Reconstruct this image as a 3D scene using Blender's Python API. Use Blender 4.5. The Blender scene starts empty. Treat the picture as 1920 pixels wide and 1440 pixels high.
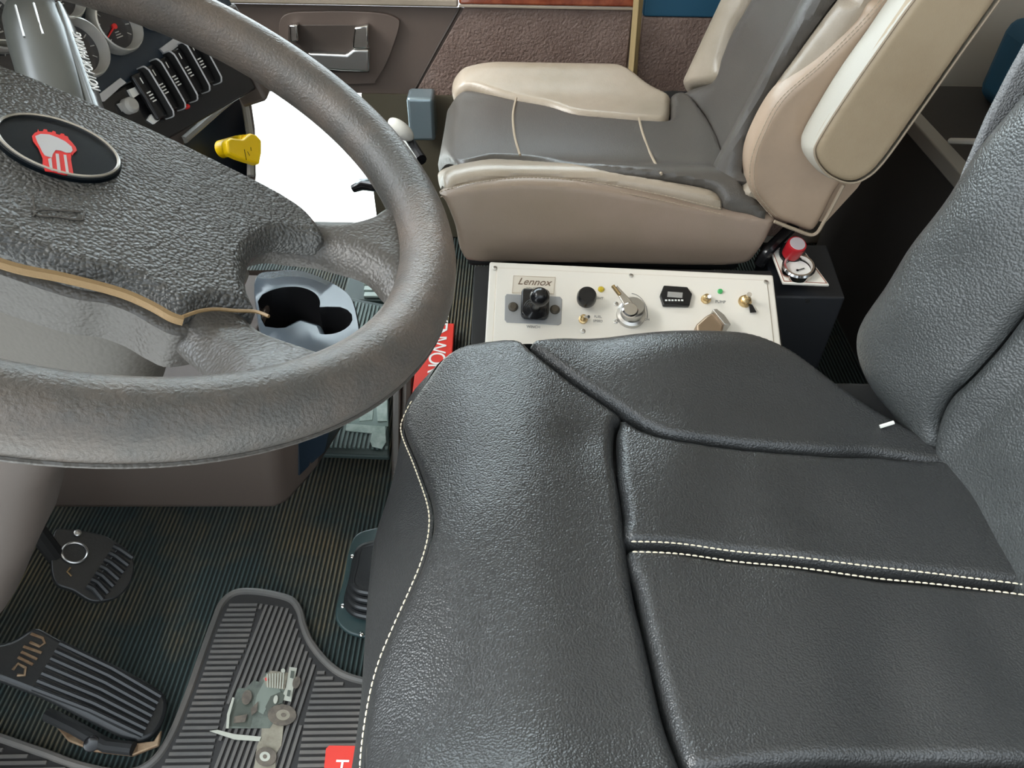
import bpy, math, random
import numpy as np
from mathutils import Vector, Matrix
random.seed(4)
S = bpy.context.scene
COL = S.collection

# ------------------------------------------------------------ camera, sky, sun, exposure
F = 1400.0
PITCH, ROLL = math.radians(43), math.radians(1.0)
CAM = np.array([0.0, 0.0, 1.06])
fw = np.array([0, math.cos(PITCH), -math.sin(PITCH)])
_up = np.array([0, math.sin(PITCH), math.cos(PITCH)]); _rt = np.array([1., 0, 0])
rt = math.cos(ROLL) * _rt + math.sin(ROLL) * _up
up = -math.sin(ROLL) * _rt + math.cos(ROLL) * _up
cd = bpy.data.cameras.new('camera'); cam = bpy.data.objects.new('camera', cd); COL.objects.link(cam)
cd.sensor_width = 36; cd.lens = F * 36 / 1920; cd.clip_start = 0.02
cam.matrix_world = Matrix(((rt[0], up[0], -fw[0], CAM[0]), (rt[1], up[1], -fw[1], CAM[1]), (rt[2], up[2], -fw[2], CAM[2]), (0, 0, 0, 1)))
S.camera = cam
S.view_settings.view_transform = 'Standard'; S.view_settings.look = 'None'
S.view_settings.gamma = 1; S.view_settings.use_curve_mapping = False
S.view_settings.exposure = 0.70
w = bpy.data.worlds.new('sky'); S.world = w; w.use_nodes = True
nt = w.node_tree; nt.nodes.clear()
wo = nt.nodes.new('ShaderNodeOutputWorld'); bg = nt.nodes.new('ShaderNodeBackground')
tc = nt.nodes.new('ShaderNodeTexCoord'); sx = nt.nodes.new('ShaderNodeSeparateXYZ'); cr = nt.nodes.new('ShaderNodeValToRGB')
mr = nt.nodes.new('ShaderNodeMapRange'); mr.inputs[1].default_value = -1; mr.inputs[2].default_value = 1
cr.color_ramp.elements[0].position = .40; cr.color_ramp.elements[0].color = (.80, .79, .76, 1)
cr.color_ramp.elements[1].position = .60; cr.color_ramp.elements[1].color = (.82, .92, 1.0, 1)
nt.links.new(tc.outputs['Generated'], sx.inputs[0]); nt.links.new(sx.outputs[2], mr.inputs[0])
nt.links.new(mr.outputs[0], cr.inputs[0]); nt.links.new(cr.outputs[0], bg.inputs[0]); nt.links.new(bg.outputs[0], wo.inputs[0])
def _mr(sock, a, b):
    n = nt.nodes.new('ShaderNodeMapRange'); n.inputs[1].default_value = -1; n.inputs[2].default_value = 1; n.inputs[3].default_value = a; n.inputs[4].default_value = b
    nt.links.new(sock, n.inputs[0]); return n.outputs[0]
_m = nt.nodes.new('ShaderNodeMath'); _m.operation = 'MULTIPLY'; nt.links.new(_mr(sx.outputs[0], 2.1, .32), _m.inputs[0]); nt.links.new(_mr(sx.outputs[1], .15, 1.3), _m.inputs[1])
_m2 = nt.nodes.new('ShaderNodeMath'); _m2.operation = 'MULTIPLY'; _m2.inputs[1].default_value = 4.2; nt.links.new(_m.outputs[0], _m2.inputs[0]); nt.links.new(_m2.outputs[0], bg.inputs[1])
sd = bpy.data.lights.new('sun', 'SUN'); sun = bpy.data.objects.new('sun', sd); COL.objects.link(sun)
sd.energy = 2.2; sd.angle = math.radians(25); sd.color = (1, .96, .9)
sun.location = (-1.5, .5, 3); sun.rotation_euler = Vector((-.95, -.25, .9)).to_track_quat('Z', 'Y').to_euler()

# ------------------------------------------------------------ projection helpers (points on real planes)
def ray(u, v): return fw + rt * (u - 960) / F + up * (720 - v) / F
def P(u, v, x=None, y=None, z=None):
    d = ray(u, v)
    for i, q in enumerate((x, y, z)):
        if q is not None: return CAM + d * (q - CAM[i]) / d[i]
def PP(u, v, O, N):
    d = ray(u, v); return CAM + d * (np.dot(np.asarray(O) - CAM, N) / np.dot(d, N))
def PZ(u, v, Z):
    z = .5
    for _ in range(25):
        p = P(u, v, z=z); z = .7 * z + .3 * min(.6, max(.35, float(Z(p[0], p[1]))))
    return p
def PX(u, v, X):
    x = .4
    for _ in range(25):
        p = P(u, v, x=x); x = .7 * x + .3 * min(.7, max(.25, float(X(p[1], p[2]))))
    return p
def nrm(v): v = np.asarray(v, float); return v / np.linalg.norm(v)

# ------------------------------------------------------------ objects, tags
def thing(name, label, cat, loc, group=None):
    o = bpy.data.objects.new(name, None); COL.objects.link(o); o.location = tuple(loc)
    o.empty_display_size = .05
    o['label'] = label; o['category'] = cat
    if group: o['group'] = group
    return o
def worldloc(o):
    l = Vector((0, 0, 0))
    while o is not None: l = l + o.location; o = o.parent
    return np.array(l)
def tag(o, label, cat, group=None):
    o['label'] = label; o['category'] = cat
    if group: o['group'] = group
    return o
class MB:
    def __init__(s): s.v = []; s.f = []; s.m = []
    def add(s, vs, fs, mi=0):
        n = len(s.v); s.v += [tuple(map(float, q)) for q in vs]; s.f += [[n + i for i in f] for f in fs]; s.m += [mi] * len(fs); return s
    def box(s, c, sz, ax=None, mi=0):
        ax = np.eye(3) if ax is None else np.asarray(ax); c = np.asarray(c, float)
        vs = [c + ax[0] * i * sz[0] / 2 + ax[1] * j * sz[1] / 2 + ax[2] * k * sz[2] / 2 for i in (-1, 1) for j in (-1, 1) for k in (-1, 1)]
        return s.add(vs, [[0, 1, 3, 2], [4, 6, 7, 5], [0, 4, 5, 1], [2, 3, 7, 6], [0, 2, 6, 4], [1, 5, 7, 3]], mi)
    def prism(s, poly, vec, mi=0):
        vec = np.asarray(vec, float); n = len(poly); a = [np.asarray(p, float) for p in poly]
        return s.add(a + [p + vec for p in a], [list(range(n))[::-1], [n + i for i in range(n)]] + [[i, (i + 1) % n, n + (i + 1) % n, n + i] for i in range(n)], mi)
    def tube(s, pts, r, k=8, closed=False, mi=0, flat=None):
        pts = [np.asarray(p, float) for p in pts]; n = len(pts); rs = r if hasattr(r, '__len__') else [r] * n
        vs = []; prev = None
        for i, p in enumerate(pts):
            a = pts[(i - 1) % n] if (closed or i) else p; b = pts[(i + 1) % n] if (closed or i < n - 1) else p
            t = nrm(b - a)
            if prev is None:
                h = np.array([0, 0, 1.]) if abs(t[2]) < .9 else np.array([1., 0, 0]); e = nrm(np.cross(t, h))
            else: e = nrm(prev - t * np.dot(prev, t))
            prev = e; g = np.cross(t, e)
            for j in range(k):
                q = 2 * math.pi * j / k; vs.append(p + rs[i] * (math.cos(q) * e + math.sin(q) * g))
        fs = []
        for i in range(n if closed else n - 1):
            for j in range(k):
                a = i * k + j; b = i * k + (j + 1) % k; c = ((i + 1) % n) * k + (j + 1) % k; d = ((i + 1) % n) * k + j
                fs.append([a, b, c, d])
        if not closed: fs += [list(range(k))[::-1], [(n - 1) * k + j for j in range(k)]]
        return s.add(vs, fs, mi)
    def lathe(s, o, axis, prof, k=32, mi=0, xs=1.0, ref=None):
        axis = nrm(axis); h = np.asarray(ref, float) if ref is not None else (np.array([0, 0, 1.]) if abs(axis[2]) < .9 else np.array([1., 0, 0]))
        e = nrm(h - axis * np.dot(h, axis)); g = np.cross(axis, e); o = np.asarray(o, float); vs = []
        for r, z in prof:
            for j in range(k):
                q = 2 * math.pi * j / k; vs.append(o + axis * z + r * (math.cos(q) * e * xs + math.sin(q) * g))
        fs = [[i * k + j, i * k + (j + 1) % k, (i + 1) * k + (j + 1) % k, (i + 1) * k + j] for i in range(len(prof) - 1) for j in range(k)]
        fs += [list(range(k))[::-1], [(len(prof) - 1) * k + j for j in range(k)]]
        return s.add(vs, fs, mi)
    def build(s, name, m, parent=None, smooth=True, bevel=0, seg=3, angle=35, sub=0, kind=None, lab=None):
        me = bpy.data.meshes.new(name)
        L = worldloc(parent) if parent is not None else np.zeros(3)
        o = bpy.data.objects.new(name, me)
        if parent is None:
            V = np.array(s.v); L = np.array([(V[:, 0].min() + V[:, 0].max()) / 2, (V[:, 1].min() + V[:, 1].max()) / 2, V[:, 2].min()]); o.location = tuple(L)
        else: o.parent = parent
        me.from_pydata([tuple(np.array(q) - L) for q in s.v], [], s.f)
        for q in (m if isinstance(m, (list, tuple)) else [m]): me.materials.append(q)
        for p, mi in zip(me.polygons, s.m): p.material_index = mi
        me.validate(); me.update()
        import bmesh
        b = bmesh.new(); b.from_mesh(me); bmesh.ops.recalc_face_normals(b, faces=b.faces); b.to_mesh(me); b.free()
        for p in me.polygons: p.use_smooth = smooth
        if smooth:
            try: me.set_sharp_from_angle(angle=math.radians(angle))
            except Exception: pass
        COL.objects.link(o)
        if bevel:
            md = o.modifiers.new('bevel', 'BEVEL'); md.width = bevel; md.segments = seg; md.limit_method = 'ANGLE'; md.angle_limit = math.radians(30); md.harden_normals = False
        if sub: md = o.modifiers.new('sub', 'SUBSURF'); md.levels = sub; md.render_levels = sub
        if kind: o['kind'] = kind
        if lab: o['label'] = lab
        return o
def spline(pts, n=8, closed=True):
    pts = [np.asarray(p, float) for p in pts]; N = len(pts); out = []
    for i in range(N if closed else N - 1):
        g = lambda j: pts[j % N] if closed else pts[min(max(j, 0), N - 1)]
        a, b, c, d = g(i - 1), g(i), g(i + 1), g(i + 2)
        for k in range(n):
            t = k / n
            out.append(.5 * (2 * b + (c - a) * t + (2 * a - 5 * b + 4 * c - d) * t * t + (3 * b - 3 * c + d - a) * t ** 3))
    if not closed: out.append(pts[-1])
    return out
def pillow(mb, outline, fn, cell=.005, er=.008, th=.02, mi=0, n=6, drop=1.0):
    """cushioned panel over a closed 2-D outline; fn(a,b,h) -> 3-D point at height h over the panel's surface"""
    O = np.array(spline(outline, n))[:, :2]
    lo = O.min(0) - 2 * cell; hi = O.max(0) + 2 * cell
    nx = int((hi[0] - lo[0]) / cell) + 1; ny = int((hi[1] - lo[1]) / cell) + 1
    gx, gy = np.meshgrid(lo[0] + cell * np.arange(nx), lo[1] + cell * np.arange(ny), indexing='ij')
    Q = np.stack([gx.ravel(), gy.ravel()], 1); A = O; B = np.roll(O, -1, 0)
    D = np.full(len(Q), 1e9); NP = np.zeros_like(Q); ins = np.zeros(len(Q), bool)
    for a, b in zip(A, B):
        ab = b - a; t = np.clip(((Q - a) @ ab) / max(ab @ ab, 1e-12), 0, 1); c = a + t[:, None] * ab
        d = np.hypot(*(Q - c).T); k = d < D; D[k] = d[k]; NP[k] = c[k]
        cond = (a[1] > Q[:, 1]) != (b[1] > Q[:, 1])
        if abs(b[1] - a[1]) > 1e-12: ins ^= cond & (Q[:, 0] < (b[0] - a[0]) * (Q[:, 1] - a[1]) / (b[1] - a[1]) + a[0])
    ins = ins.reshape(nx, ny); Dg = D.reshape(nx, ny); near = Dg < .3 * cell
    solid = ins & ~near
    idx = {}; V = []; top = []; faces = []
    def vid(i, j):
        if (i, j) in idx: return idx[(i, j)]
        k = i * ny + j
        if solid[i, j]: p = Q[k]; d = D[k]
        else: p = NP[k]; d = 0
        h = 0.0
        if d < er: h = -er * drop * (1 - d / er) ** 2.2
        idx[(i, j)] = len(V); V.append(fn(p[0], p[1], h)); top.append(p); return len(V) - 1
    edge = {}
    for i in range(nx - 1):
        for j in range(ny - 1):
            if solid[i, j] or solid[i + 1, j] or solid[i + 1, j + 1] or solid[i, j + 1]:
                f = [vid(i, j), vid(i + 1, j), vid(i + 1, j + 1), vid(i, j + 1)]; faces.append(f)
                for k in range(4):
                    e = (f[k], f[(k + 1) % 4])
                    if (e[1], e[0]) in edge: del edge[(e[1], e[0])]
                    else: edge[e] = 1
    low = {}
    def lid(i):
        if i not in low: low[i] = len(V); V.append(fn(top[i][0], top[i][1], -er * drop - th))
        return low[i]
    for a, b in list(edge): faces.append([b, a, lid(a), lid(b)])
    mb.add(V, faces, mi); return mb
def surfZ(Z):
    def f(a, b, h):
        e = .002; nx = -(Z(a + e, b) - Z(a - e, b)) / (2 * e); ny = -(Z(a, b + e) - Z(a, b - e)) / (2 * e)
        n = nrm((nx, ny, 1)); return np.array([a, b, Z(a, b)]) + n * h
    return f
def surfX(X, sgn=-1):   # x = X(y,z), outward -x
    def f(a, b, h):
        e = .002; ny = (X(a + e, b) - X(a - e, b)) / (2 * e); nz = (X(a, b + e) - X(a, b - e)) / (2 * e)
        n = nrm((-1, ny, nz)); return np.array([X(a, b), a, b]) + n * h
    return f
def surfY(Y):           # y = Y(x,z), outward -y
    def f(a, b, h):
        e = .002; nx = (Y(a + e, b) - Y(a - e, b)) / (2 * e); nz = (Y(a, b + e) - Y(a, b - e)) / (2 * e)
        n = nrm((nx, -1, nz)); return np.array([a, Y(a, b), b]) + n * h
    return f
def stitches(mb, pts, r=.0007, ln=.0042, gap=.0014, off=0, k=6):
    pts = [np.asarray(p, float) for p in pts]; seg = [np.linalg.norm(b - a) for a, b in zip(pts, pts[1:])]; T = sum(seg); cum = np.concatenate([[0], np.cumsum(seg)])
    def at(s):
        i = min(max(int(np.searchsorted(cum, s)) - 1, 0), len(seg) - 1); return pts[i] + (pts[i + 1] - pts[i]) * ((s - cum[i]) / max(seg[i], 1e-9))
    s = 0
    while s + ln < T:
        a, b = at(s), at(s + ln); mb.tube([a, a * .7 + b * .3 + [0, 0, r * .5], a * .3 + b * .7 + [0, 0, r * .5], b], [r * .6, r, r, r * .6], k); s += ln + gap
def text(s, size, origin, xdir, ydir, m, name, parent, depth=.0004, shear=0, space=1.0, align='CENTER'):
    cu = bpy.data.curves.new(name, 'FONT'); cu.body = s; cu.size = size; cu.extrude = depth; cu.shear = shear; cu.space_character = space; cu.align_x = align; cu.align_y = 'CENTER'
    t = bpy.data.objects.new('tmp', cu); COL.objects.link(t); bpy.context.view_layer.update()
    me = bpy.data.meshes.new_from_object(t.evaluated_get(bpy.context.evaluated_depsgraph_get()))
    bpy.data.objects.remove(t); x = nrm(xdir); y = nrm(np.asarray(ydir) - x * np.dot(x, ydir)); z = np.cross(x, y); L = worldloc(parent)
    for v in me.vertices: v.co = tuple(np.asarray(origin) + x * v.co[0] + y * v.co[1] + z * v.co[2] - L)
    me.materials.clear(); me.materials.append(m); o = bpy.data.objects.new(name, me); COL.objects.link(o); o.parent = parent; return o

# ------------------------------------------------------------ materials
MATS = {}
def mat(name, col, rough=.5, metal=0, bump=None, sc=300, bs=.3, bd=.001, col2=None, csc=8, coat=0, emit=0, trans=0, wear=None, spec=.5, lo=.4, hi=.65, sheen=0, groove_col=None):
    m = bpy.data.materials.new(name); m.use_nodes = True; t = m.node_tree; b = t.nodes['Principled BSDF']; N = t.nodes.new; Lk = t.links.new
    b.inputs['Base Color'].default_value = (*col, 1); b.inputs['Roughness'].default_value = rough; b.inputs['Metallic'].default_value = metal
    b.inputs['Specular IOR Level'].default_value = spec; b.inputs['Coat Weight'].default_value = coat; b.inputs['Transmission Weight'].default_value = trans
    b.inputs['Sheen Weight'].default_value = sheen
    if emit: b.inputs['Emission Color'].default_value = (*col, 1); b.inputs['Emission Strength'].default_value = emit
    c = N('ShaderNodeTexCoord').outputs['Object']
    if col2:
        nz = N('ShaderNodeTexNoise'); nz.inputs['Scale'].default_value = csc; nz.inputs['Detail'].default_value = 8; nz.inputs['Roughness'].default_value = .65; Lk(c, nz.inputs['Vector'])
        r = N('ShaderNodeValToRGB'); r.color_ramp.elements[0].position = lo; r.color_ramp.elements[1].position = hi
        r.color_ramp.elements[0].color = (*col, 1); r.color_ramp.elements[1].color = (*col2, 1); Lk(nz.outputs[0], r.inputs[0]); Lk(r.outputs[0], b.inputs['Base Color'])
    if bump:
        bp = N('ShaderNodeBump'); bp.inputs['Strength'].default_value = bs; bp.inputs['Distance'].default_value = bd
        if bump == 'grain':
            v = N('ShaderNodeTexVoronoi'); v.feature = 'SMOOTH_F1'; v.inputs['Scale'].default_value = sc; v.inputs['Smoothness'].default_value = .35
            wn = N('ShaderNodeTexNoise'); wn.inputs['Scale'].default_value = sc * .25; wn.inputs['Detail'].default_value = 3; Lk(c, wn.inputs['Vector'])
            ad = N('ShaderNodeVectorMath'); ad.operation = 'MULTIPLY_ADD'; ad.inputs[1].default_value = (1.6 / sc,) * 3; Lk(wn.outputs['Color'], ad.inputs[0]); Lk(c, ad.inputs[2]); Lk(ad.outputs[0], v.inputs['Vector'])
            n2 = N('ShaderNodeTexNoise'); n2.inputs['Scale'].default_value = 22; n2.inputs['Detail'].default_value = 3; Lk(c, n2.inputs['Vector'])
            ma = N('ShaderNodeMath'); ma.operation = 'MULTIPLY_ADD'; ma.inputs[1].default_value = -1; n3 = N('ShaderNodeMath'); n3.operation = 'MULTIPLY'; n3.inputs[1].default_value = .45; Lk(n2.outputs[0], n3.inputs[0]); Lk(v.outputs['Distance'], ma.inputs[0]); Lk(n3.outputs[0], ma.inputs[2]); Lk(ma.outputs[0], bp.inputs['Height'])
        elif bump == 'noise':
            v = N('ShaderNodeTexNoise'); v.inputs['Scale'].default_value = sc; v.inputs['Detail'].default_value = 4; Lk(c, v.inputs['Vector']); Lk(v.outputs[0], bp.inputs['Height'])
        elif bump in ('ribx', 'riby'):
            v = N('ShaderNodeTexWave'); v.bands_direction = 'X' if bump == 'ribx' else 'Y'; v.inputs['Scale'].default_value = sc; v.inputs['Distortion'].default_value = 0; Lk(c, v.inputs['Vector']); Lk(v.outputs['Fac'], bp.inputs['Height'])
            if groove_col:  # darker colour in the troughs between the ribs
                mx = N('ShaderNodeMix'); mx.data_type = 'RGBA'; Lk(v.outputs['Fac'], mx.inputs[0]); mx.inputs[6].default_value = (*groove_col, 1)
                src = b.inputs['Base Color'].links[0].from_socket if b.inputs['Base Color'].links else None
                if src: Lk(src, mx.inputs[7])
                else: mx.inputs[7].default_value = (*col, 1)
                Lk(mx.outputs[2], b.inputs['Base Color'])
        Lk(bp.outputs[0], b.inputs['Normal'])
    MATS[name] = m; return m
blk_leather = mat('black_leather', (.032, .033, .033), .34, bump='grain', sc=520, bs=.45, bd=.0012, spec=.6)
blk_back = mat('black_leather_creased', (.050, .053, .052), .40, bump='grain', sc=430, bs=.6, bd=.0014, spec=.6)
grey_cloth = mat('grey_seat_cloth', (.22, .22, .22), .9, bump='grain', sc=500, bs=.9, bd=.002)
beige = mat('beige_leather', (.38, .315, .245), .34, bump='grain', sc=500, bs=.15, bd=.0008, col2=(.30, .25, .185), csc=5)
taupe = mat('taupe_leather', (.30, .225, .175), .45, bump='grain', sc=500, bs=.15, bd=.0008, col2=(.26, .20, .145), csc=4)
greyl = mat('grey_brown_leather', (.085, .076, .066), .38, bump='grain', sc=500, bs=.2, bd=.0008, col2=(.085, .076, .066), csc=6)
tan = mat('tan_leather', (.42, .33, .22), .5, bump='grain', sc=500, bs=.1, bd=.0008, col2=(.37, .28, .18), csc=5)
thread = mat('cream_thread', (.72, .64, .48), .7)
thread_tan = mat('tan_thread', (.36, .29, .21), .7)
seamd = mat('dark_seam', (.01, .01, .01), .7)
rimm = mat('worn_grey_rubber', (.064, .061, .056), .42, bump='noise', sc=500, bs=.7, bd=.0011, col2=(.145, .110, .086), csc=8, lo=.38, hi=.68)
padm = mat('pebbled_grey_vinyl', (.056, .056, .053), .34, bump='grain', sc=440, bs=1.0, bd=.0014, spec=.6)
spokem = mat('smooth_grey_vinyl', (.064, .059, .053), .40, bump='grain', sc=420, bs=.45, bd=.001)
goldm = mat('worn_gold_seam', (.24, .155, .07), .5, bump='noise', sc=500, bs=.3)
brownp = mat('brown_plastic', (.070, .052, .042), .5, bump='noise', sc=260, bs=.2, bd=.0006)
brownd = mat('dark_brown_plastic', (.060, .045, .036), .55, bump='noise', sc=260, bs=.2, bd=.0006)
doorv = mat('brown_door_vinyl', (.20, .135, .11), .38, bump='noise', sc=170, bs=.9, bd=.004, col2=(.25, .175, .145), csc=14)
doors = mat('grey_brown_door_plastic', (.135, .10, .082), .5, bump='noise', sc=260, bs=.2, bd=.0008)
colm = mat('grey_column_plastic', (.075, .068, .058), .55, bump='grain', sc=300, bs=.3, bd=.001)
blackp = mat('black_plastic', (.010, .010, .011), .22)
blackm = mat('matt_black', (.008, .008, .008), .7)
navy = mat('navy_plastic', (.012, .022, .035), .4, bump='noise', sc=200, bs=.2, bd=.0008)
chrome = mat('chrome', (.75, .73, .70), .14, 1)
steel = mat('brushed_steel', (.55, .54, .52), .3, 1)
silver = mat('silver_label', (.45, .45, .46), .45, .3)
cream = mat('cream_painted_steel', (.86, .82, .74), .38)
creamd = mat('worn_cream_edge', (.60, .50, .38), .6)
white = mat('white_mark', (.85, .85, .82), .5)
greyt = mat('grey_print', (.35, .34, .32), .6)
red = mat('red_enamel', (.62, .02, .02), .35)
redmat = mat('red_rubber', (.72, .04, .025), .5)
yellow = mat('yellow_plastic', (.90, .58, .0), .35)
yled = mat('yellow_lamp', (.65, .48, .02), .3, coat=1); gled = mat('green_lamp', (.05, .45, .12), .3, coat=1)
tealp = mat('slate_cup_plastic', (.055, .07, .085), .25)
floorm = mat('ribbed_rubber_floor', (.070, .10, .094), .70, spec=.25, bump='ribx', sc=42, bs=1.0, bd=.004, col2=(.21, .165, .095), csc=5, lo=.47, hi=.66, groove_col=(.010, .014, .013))
matm = mat('grey_rubber_mat', (.022, .020, .019), .6)
matr = mat('grey_rubber_rib', (.10, .095, .088), .55, col2=(.14, .125, .11), csc=10)
matg = mat('green_rubber_mat', (.04, .06, .055), .6); matgr = mat('green_rubber_rib', (.13, .18, .165), .55)
pedalm = mat('black_pedal_rubber', (.018, .019, .020), .3, bump='noise', sc=300, bs=.2)
rusty = mat('worn_brass_metal', (.30, .21, .13), .5, .6, col2=(.16, .08, .04), csc=40)
darkwall = mat('dark_brown_carpet', (.035, .030, .025), .85, bump='noise', sc=400, bs=.3)
ceilm = mat('beige_headliner', (.50, .45, .38), .9, bump='noise', sc=300, bs=.2)
wood = mat('red_wood_veneer', (.20, .035, .012), .2, col2=(.34, .08, .03), csc=30, coat=.6)
bluem = mat('blue_vinyl', (.015, .09, .16), .6)
strap = mat('tan_webbing', (.36, .26, .12), .8, bump='riby', sc=60, bs=.4)
olive = mat('olive_plastic', (.10, .085, .055), .6, bump='noise', sc=300, bs=.2)
bluealu = mat('pale_blue_metal', (.30, .38, .42), .25, .6)
creamplastic = mat('white_plastic', (.75, .74, .68), .35)
lever_m = mat('glossy_grey_plastic', (.055, .058, .052), .30)
glassm = mat('clear_glass', (.95, 1, .98), .02, trans=1)
dialm = mat('dark_dial', (.02, .02, .024), .25, coat=.5)
greenboot = mat('dark_green_steel', (.03, .055, .055), .35, bump='noise', sc=60, bs=.1)
concrete = mat('pale_concrete', (.62, .60, .56), .8, bump='noise', sc=40, bs=.2)

# ------------------------------------------------------------ cab shell
def slab(name, lo, hi, m, parent=None, kind='structure', bevel=0):
    lo, hi = np.array(lo), np.array(hi); return MB().box((lo + hi) / 2, hi - lo).build(name, m, parent, smooth=False, bevel=bevel, kind=kind)
slab('floor', (-1.25, -.05, -.04), (1.5, 1.70, 0), floorm)
slab('ceiling', (-1.0, -.10, 1.60), (1.5, 1.9, 1.64), ceilm)
slab('wall_back', (1.5, -.10, -.04), (1.54, 1.9, 1.6), ceilm)
slab('wall_front', (-1.29, -.05, -.04), (-1.25, 1.72, .92), darkwall)
YD = 1.70
# passenger-side wall: door with its windows
d1 = MB()
d1.box((-.41, YD + .03, .47), (1.31, .06, .186))
door_o = d1.build('door_1', doors, None, smooth=False, kind='structure')
def dpx(pts): return [P(u, v, y=YD) for u, v in pts]
# vinyl inlay behind the slanted seam
poly = dpx([(871, 12), (1186, 14), (1168, 178), (776, 178)])
MB().prism([p + [0, -.004, 0] for p in poly], (0, .004, 0)).build('vinyl_panel', doorv, door_o, smooth=False, bevel=.002)
MB().tube([P(866, 8, y=YD - .002), P(820, 90, y=YD - .002), P(772, 178, y=YD - .002)], .0028, 6).build('seam', brownd, door_o)
zt = P(860, 9, y=YD)[2]
MB().box((-.596, YD - .006, zt + .007), (.938, .02, .016)).build('ledge_strip', beige, door_o, bevel=.004)
MB().box((.06, YD - .005, zt + .0015), (.37, .018, .005)).build('ledge_strip', beige, door_o, bevel=.001)
MB().box((.06, YD - .004, zt + .042), (.37, .018, .075)).build('wood_trim', wood, door_o, bevel=.004)
MB().box((-.596, YD - .004, zt + .055), (.938, .018, .07)).build('upper_trim', doors, door_o, bevel=.004)
MB().box((-.41, YD + .03, .75), (1.31, .06, .20)).build('upper_panel', doors, door_o, smooth=False)
# recessed handle bezel
bz = spline([(531, 30), (600, 22), (700, 24), (742, 34), (748, 52), (728, 110), (706, 150), (690, 157), (560, 157), (530, 140), (524, 80)], 6)
mb = MB(); mb.prism([P(u, v, y=YD - .010) for u, v in bz], (0, .012, 0)); mb.build('handle_bezel', doors, door_o, bevel=.004)
mb = MB(); mb.prism([P(u, v, y=YD - .0115) for u, v in [(540, 47), (672, 47), (676, 52), (692, 60), (692, 136), (540, 136)]], (0, .003, 0)); mb.build('handle_recess', brownd, door_o, bevel=.001)
mb = MB(); mb.prism([P(u, v, y=YD - .03) for u, v in [(664, 52), (690, 47), (692, 92), (662, 93), (660, 88)]], (0, .02, 0)); mb.build('handle_lever', chrome, door_o, bevel=.004)
mb = MB(); mb.prism([P(u, v, y=YD - .03) for u, v in [(542, 48), (557, 47), (559, 78), (544, 80)]], (0, .02, 0)); mb.build('handle_pivot', chrome, door_o, bevel=.003)
mb = MB(); mb.prism([P(u, v, y=YD - .03) for u, v in [(575, 100), (650, 103), (662, 93), (692, 93), (692, 136), (640, 134), (600, 130)]], (0, .02, 0)); mb.build('handle_grip', steel, door_o, bevel=.005)
# frame around lower look-out window
slab('wall_sill', (-1.25, YD + .001, -.04), (.245, YD + .06, .004), darkwall)
slab('trim_1', (-.356, YD - .004, .004), (-.345, YD + .06, .3765), olive)
slab('trim_2', (-.345, YD - .006, .004), (.245, YD + .06, .3765), olive)
slab('trim_3', (-1.25, YD - .004, .004), (-1.08, YD + .06, .3765), doors)
slab('window_1', (-1.08, YD + .028, .004), (-.356, YD + .032, .3765), glassm)
slab('window_2', (-.95, YD + .028, .85), (.22, YD + .032, 1.45), glassm)
slab('trim_4', (-1.25, YD, .376), (-1.066, YD + .06, 1.6), doors)
slab('wall_passenger', (.245, YD, -.04), (1.5, YD + .06, 1.6), ceilm)
slab('trim_5', (-1.07, YD, 1.45), (.245, YD + .06, 1.6), ceilm)
zz = P(1260, 27, y=YD)[2]
slab('trim_6', (.262, YD - .02, .03), (.75, YD, zz), doorv, bevel=.004)
slab('trim_7', (.262, YD - .022, zz + .001), (.75, YD, zz + .06), bluem, bevel=.004)
slab('ground', (-6, -6, -1.1), (6, 8, -1.05), concrete)
tag(MB().tube([P(1200, -40, y=YD - .028), P(1192, 60, y=YD - .028), P(1182, 190, y=YD - .028)], .010, 4).build('seat_belt', strap), 'tan webbing seat belt hanging on the far door pillar', 'seat belt')
# bunk behind the seats
XB = .74
pt = P(1720, 228, x=XB); zb = pt[2]
b = MB(); b.box((XB + .37, .80, (zb - .03) / 2), (.72, 1.60, zb - .03)); bunk = b.build('bunk', darkwall, None, smooth=False)
tag(bunk, 'dark brown bunk base behind the two seats', 'bunk')
MB().box((XB + .012, .80, zb - .0165), (.03, 1.60, .027)).build('edge_trim', mat('grey_trim', (.24, .22, .19), .5), bunk, bevel=.003)
tag(MB().box((XB + .45, .80, zb + .052), (.5, 1.5, .16)).build('bunk_mattress', bluem, None, bevel=.03), 'dark blue mattress on the bunk, behind the seats', 'mattress')
tag(MB().tube([P(1782, 264, x=XB + .03), P(1860, 266, x=XB + .03)], .005, 8).build('grab_rail', creamplastic), 'short pale rod above the bunk edge beside the black backrest', 'rod')

# ------------------------------------------------------------ driver's seat
def bump1(t): return np.exp(-t * t)
def Zd(x, y):
    z = .497 + .034 * bump1((y - .645) / .065) * (1 / (1 + np.exp(-(x - .115) / .028))) * (1 - .55 / (1 + np.exp(-(x - .33) / .03)))
    z += .034 * bump1((y - .13) / .065)
    z += .010 * bump1((x - .02) / .05) + .004 * bump1((x - .27) / .08) * bump1((y - .47) / .06) - .006 * bump1((x - .2) / .05) * bump1((y - .42) / .08)
    z += .0012 * np.sin(x * 32 + 9 * y) * np.sin(y * 21 - 8 * x) - .004 * bump1((x - .07) / .035) * bump1((y - .52) / .03)
    z -= .007 * bump1((x - .29) / .045) * bump1((y - .44) / .05) + .008 * bump1((x - .30 - .3 * (y - .27)) / .04) * bump1((y - .27) / .06) - .005 * bump1((x - .17) / .04) * bump1((y - .50) / .05) + .005 * bump1((x - .40) / .035) * bump1((y - .30) / .07) - .004 * bump1((x + .03) / .05) * bump1((y - .42) / .06)
    if x < -.03: z -= min(.08, 4.6 * (-.03 - x) ** 2)
    if y > .66: z -= min(.08, 14 * (y - .66) ** 2)
    return z
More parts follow.
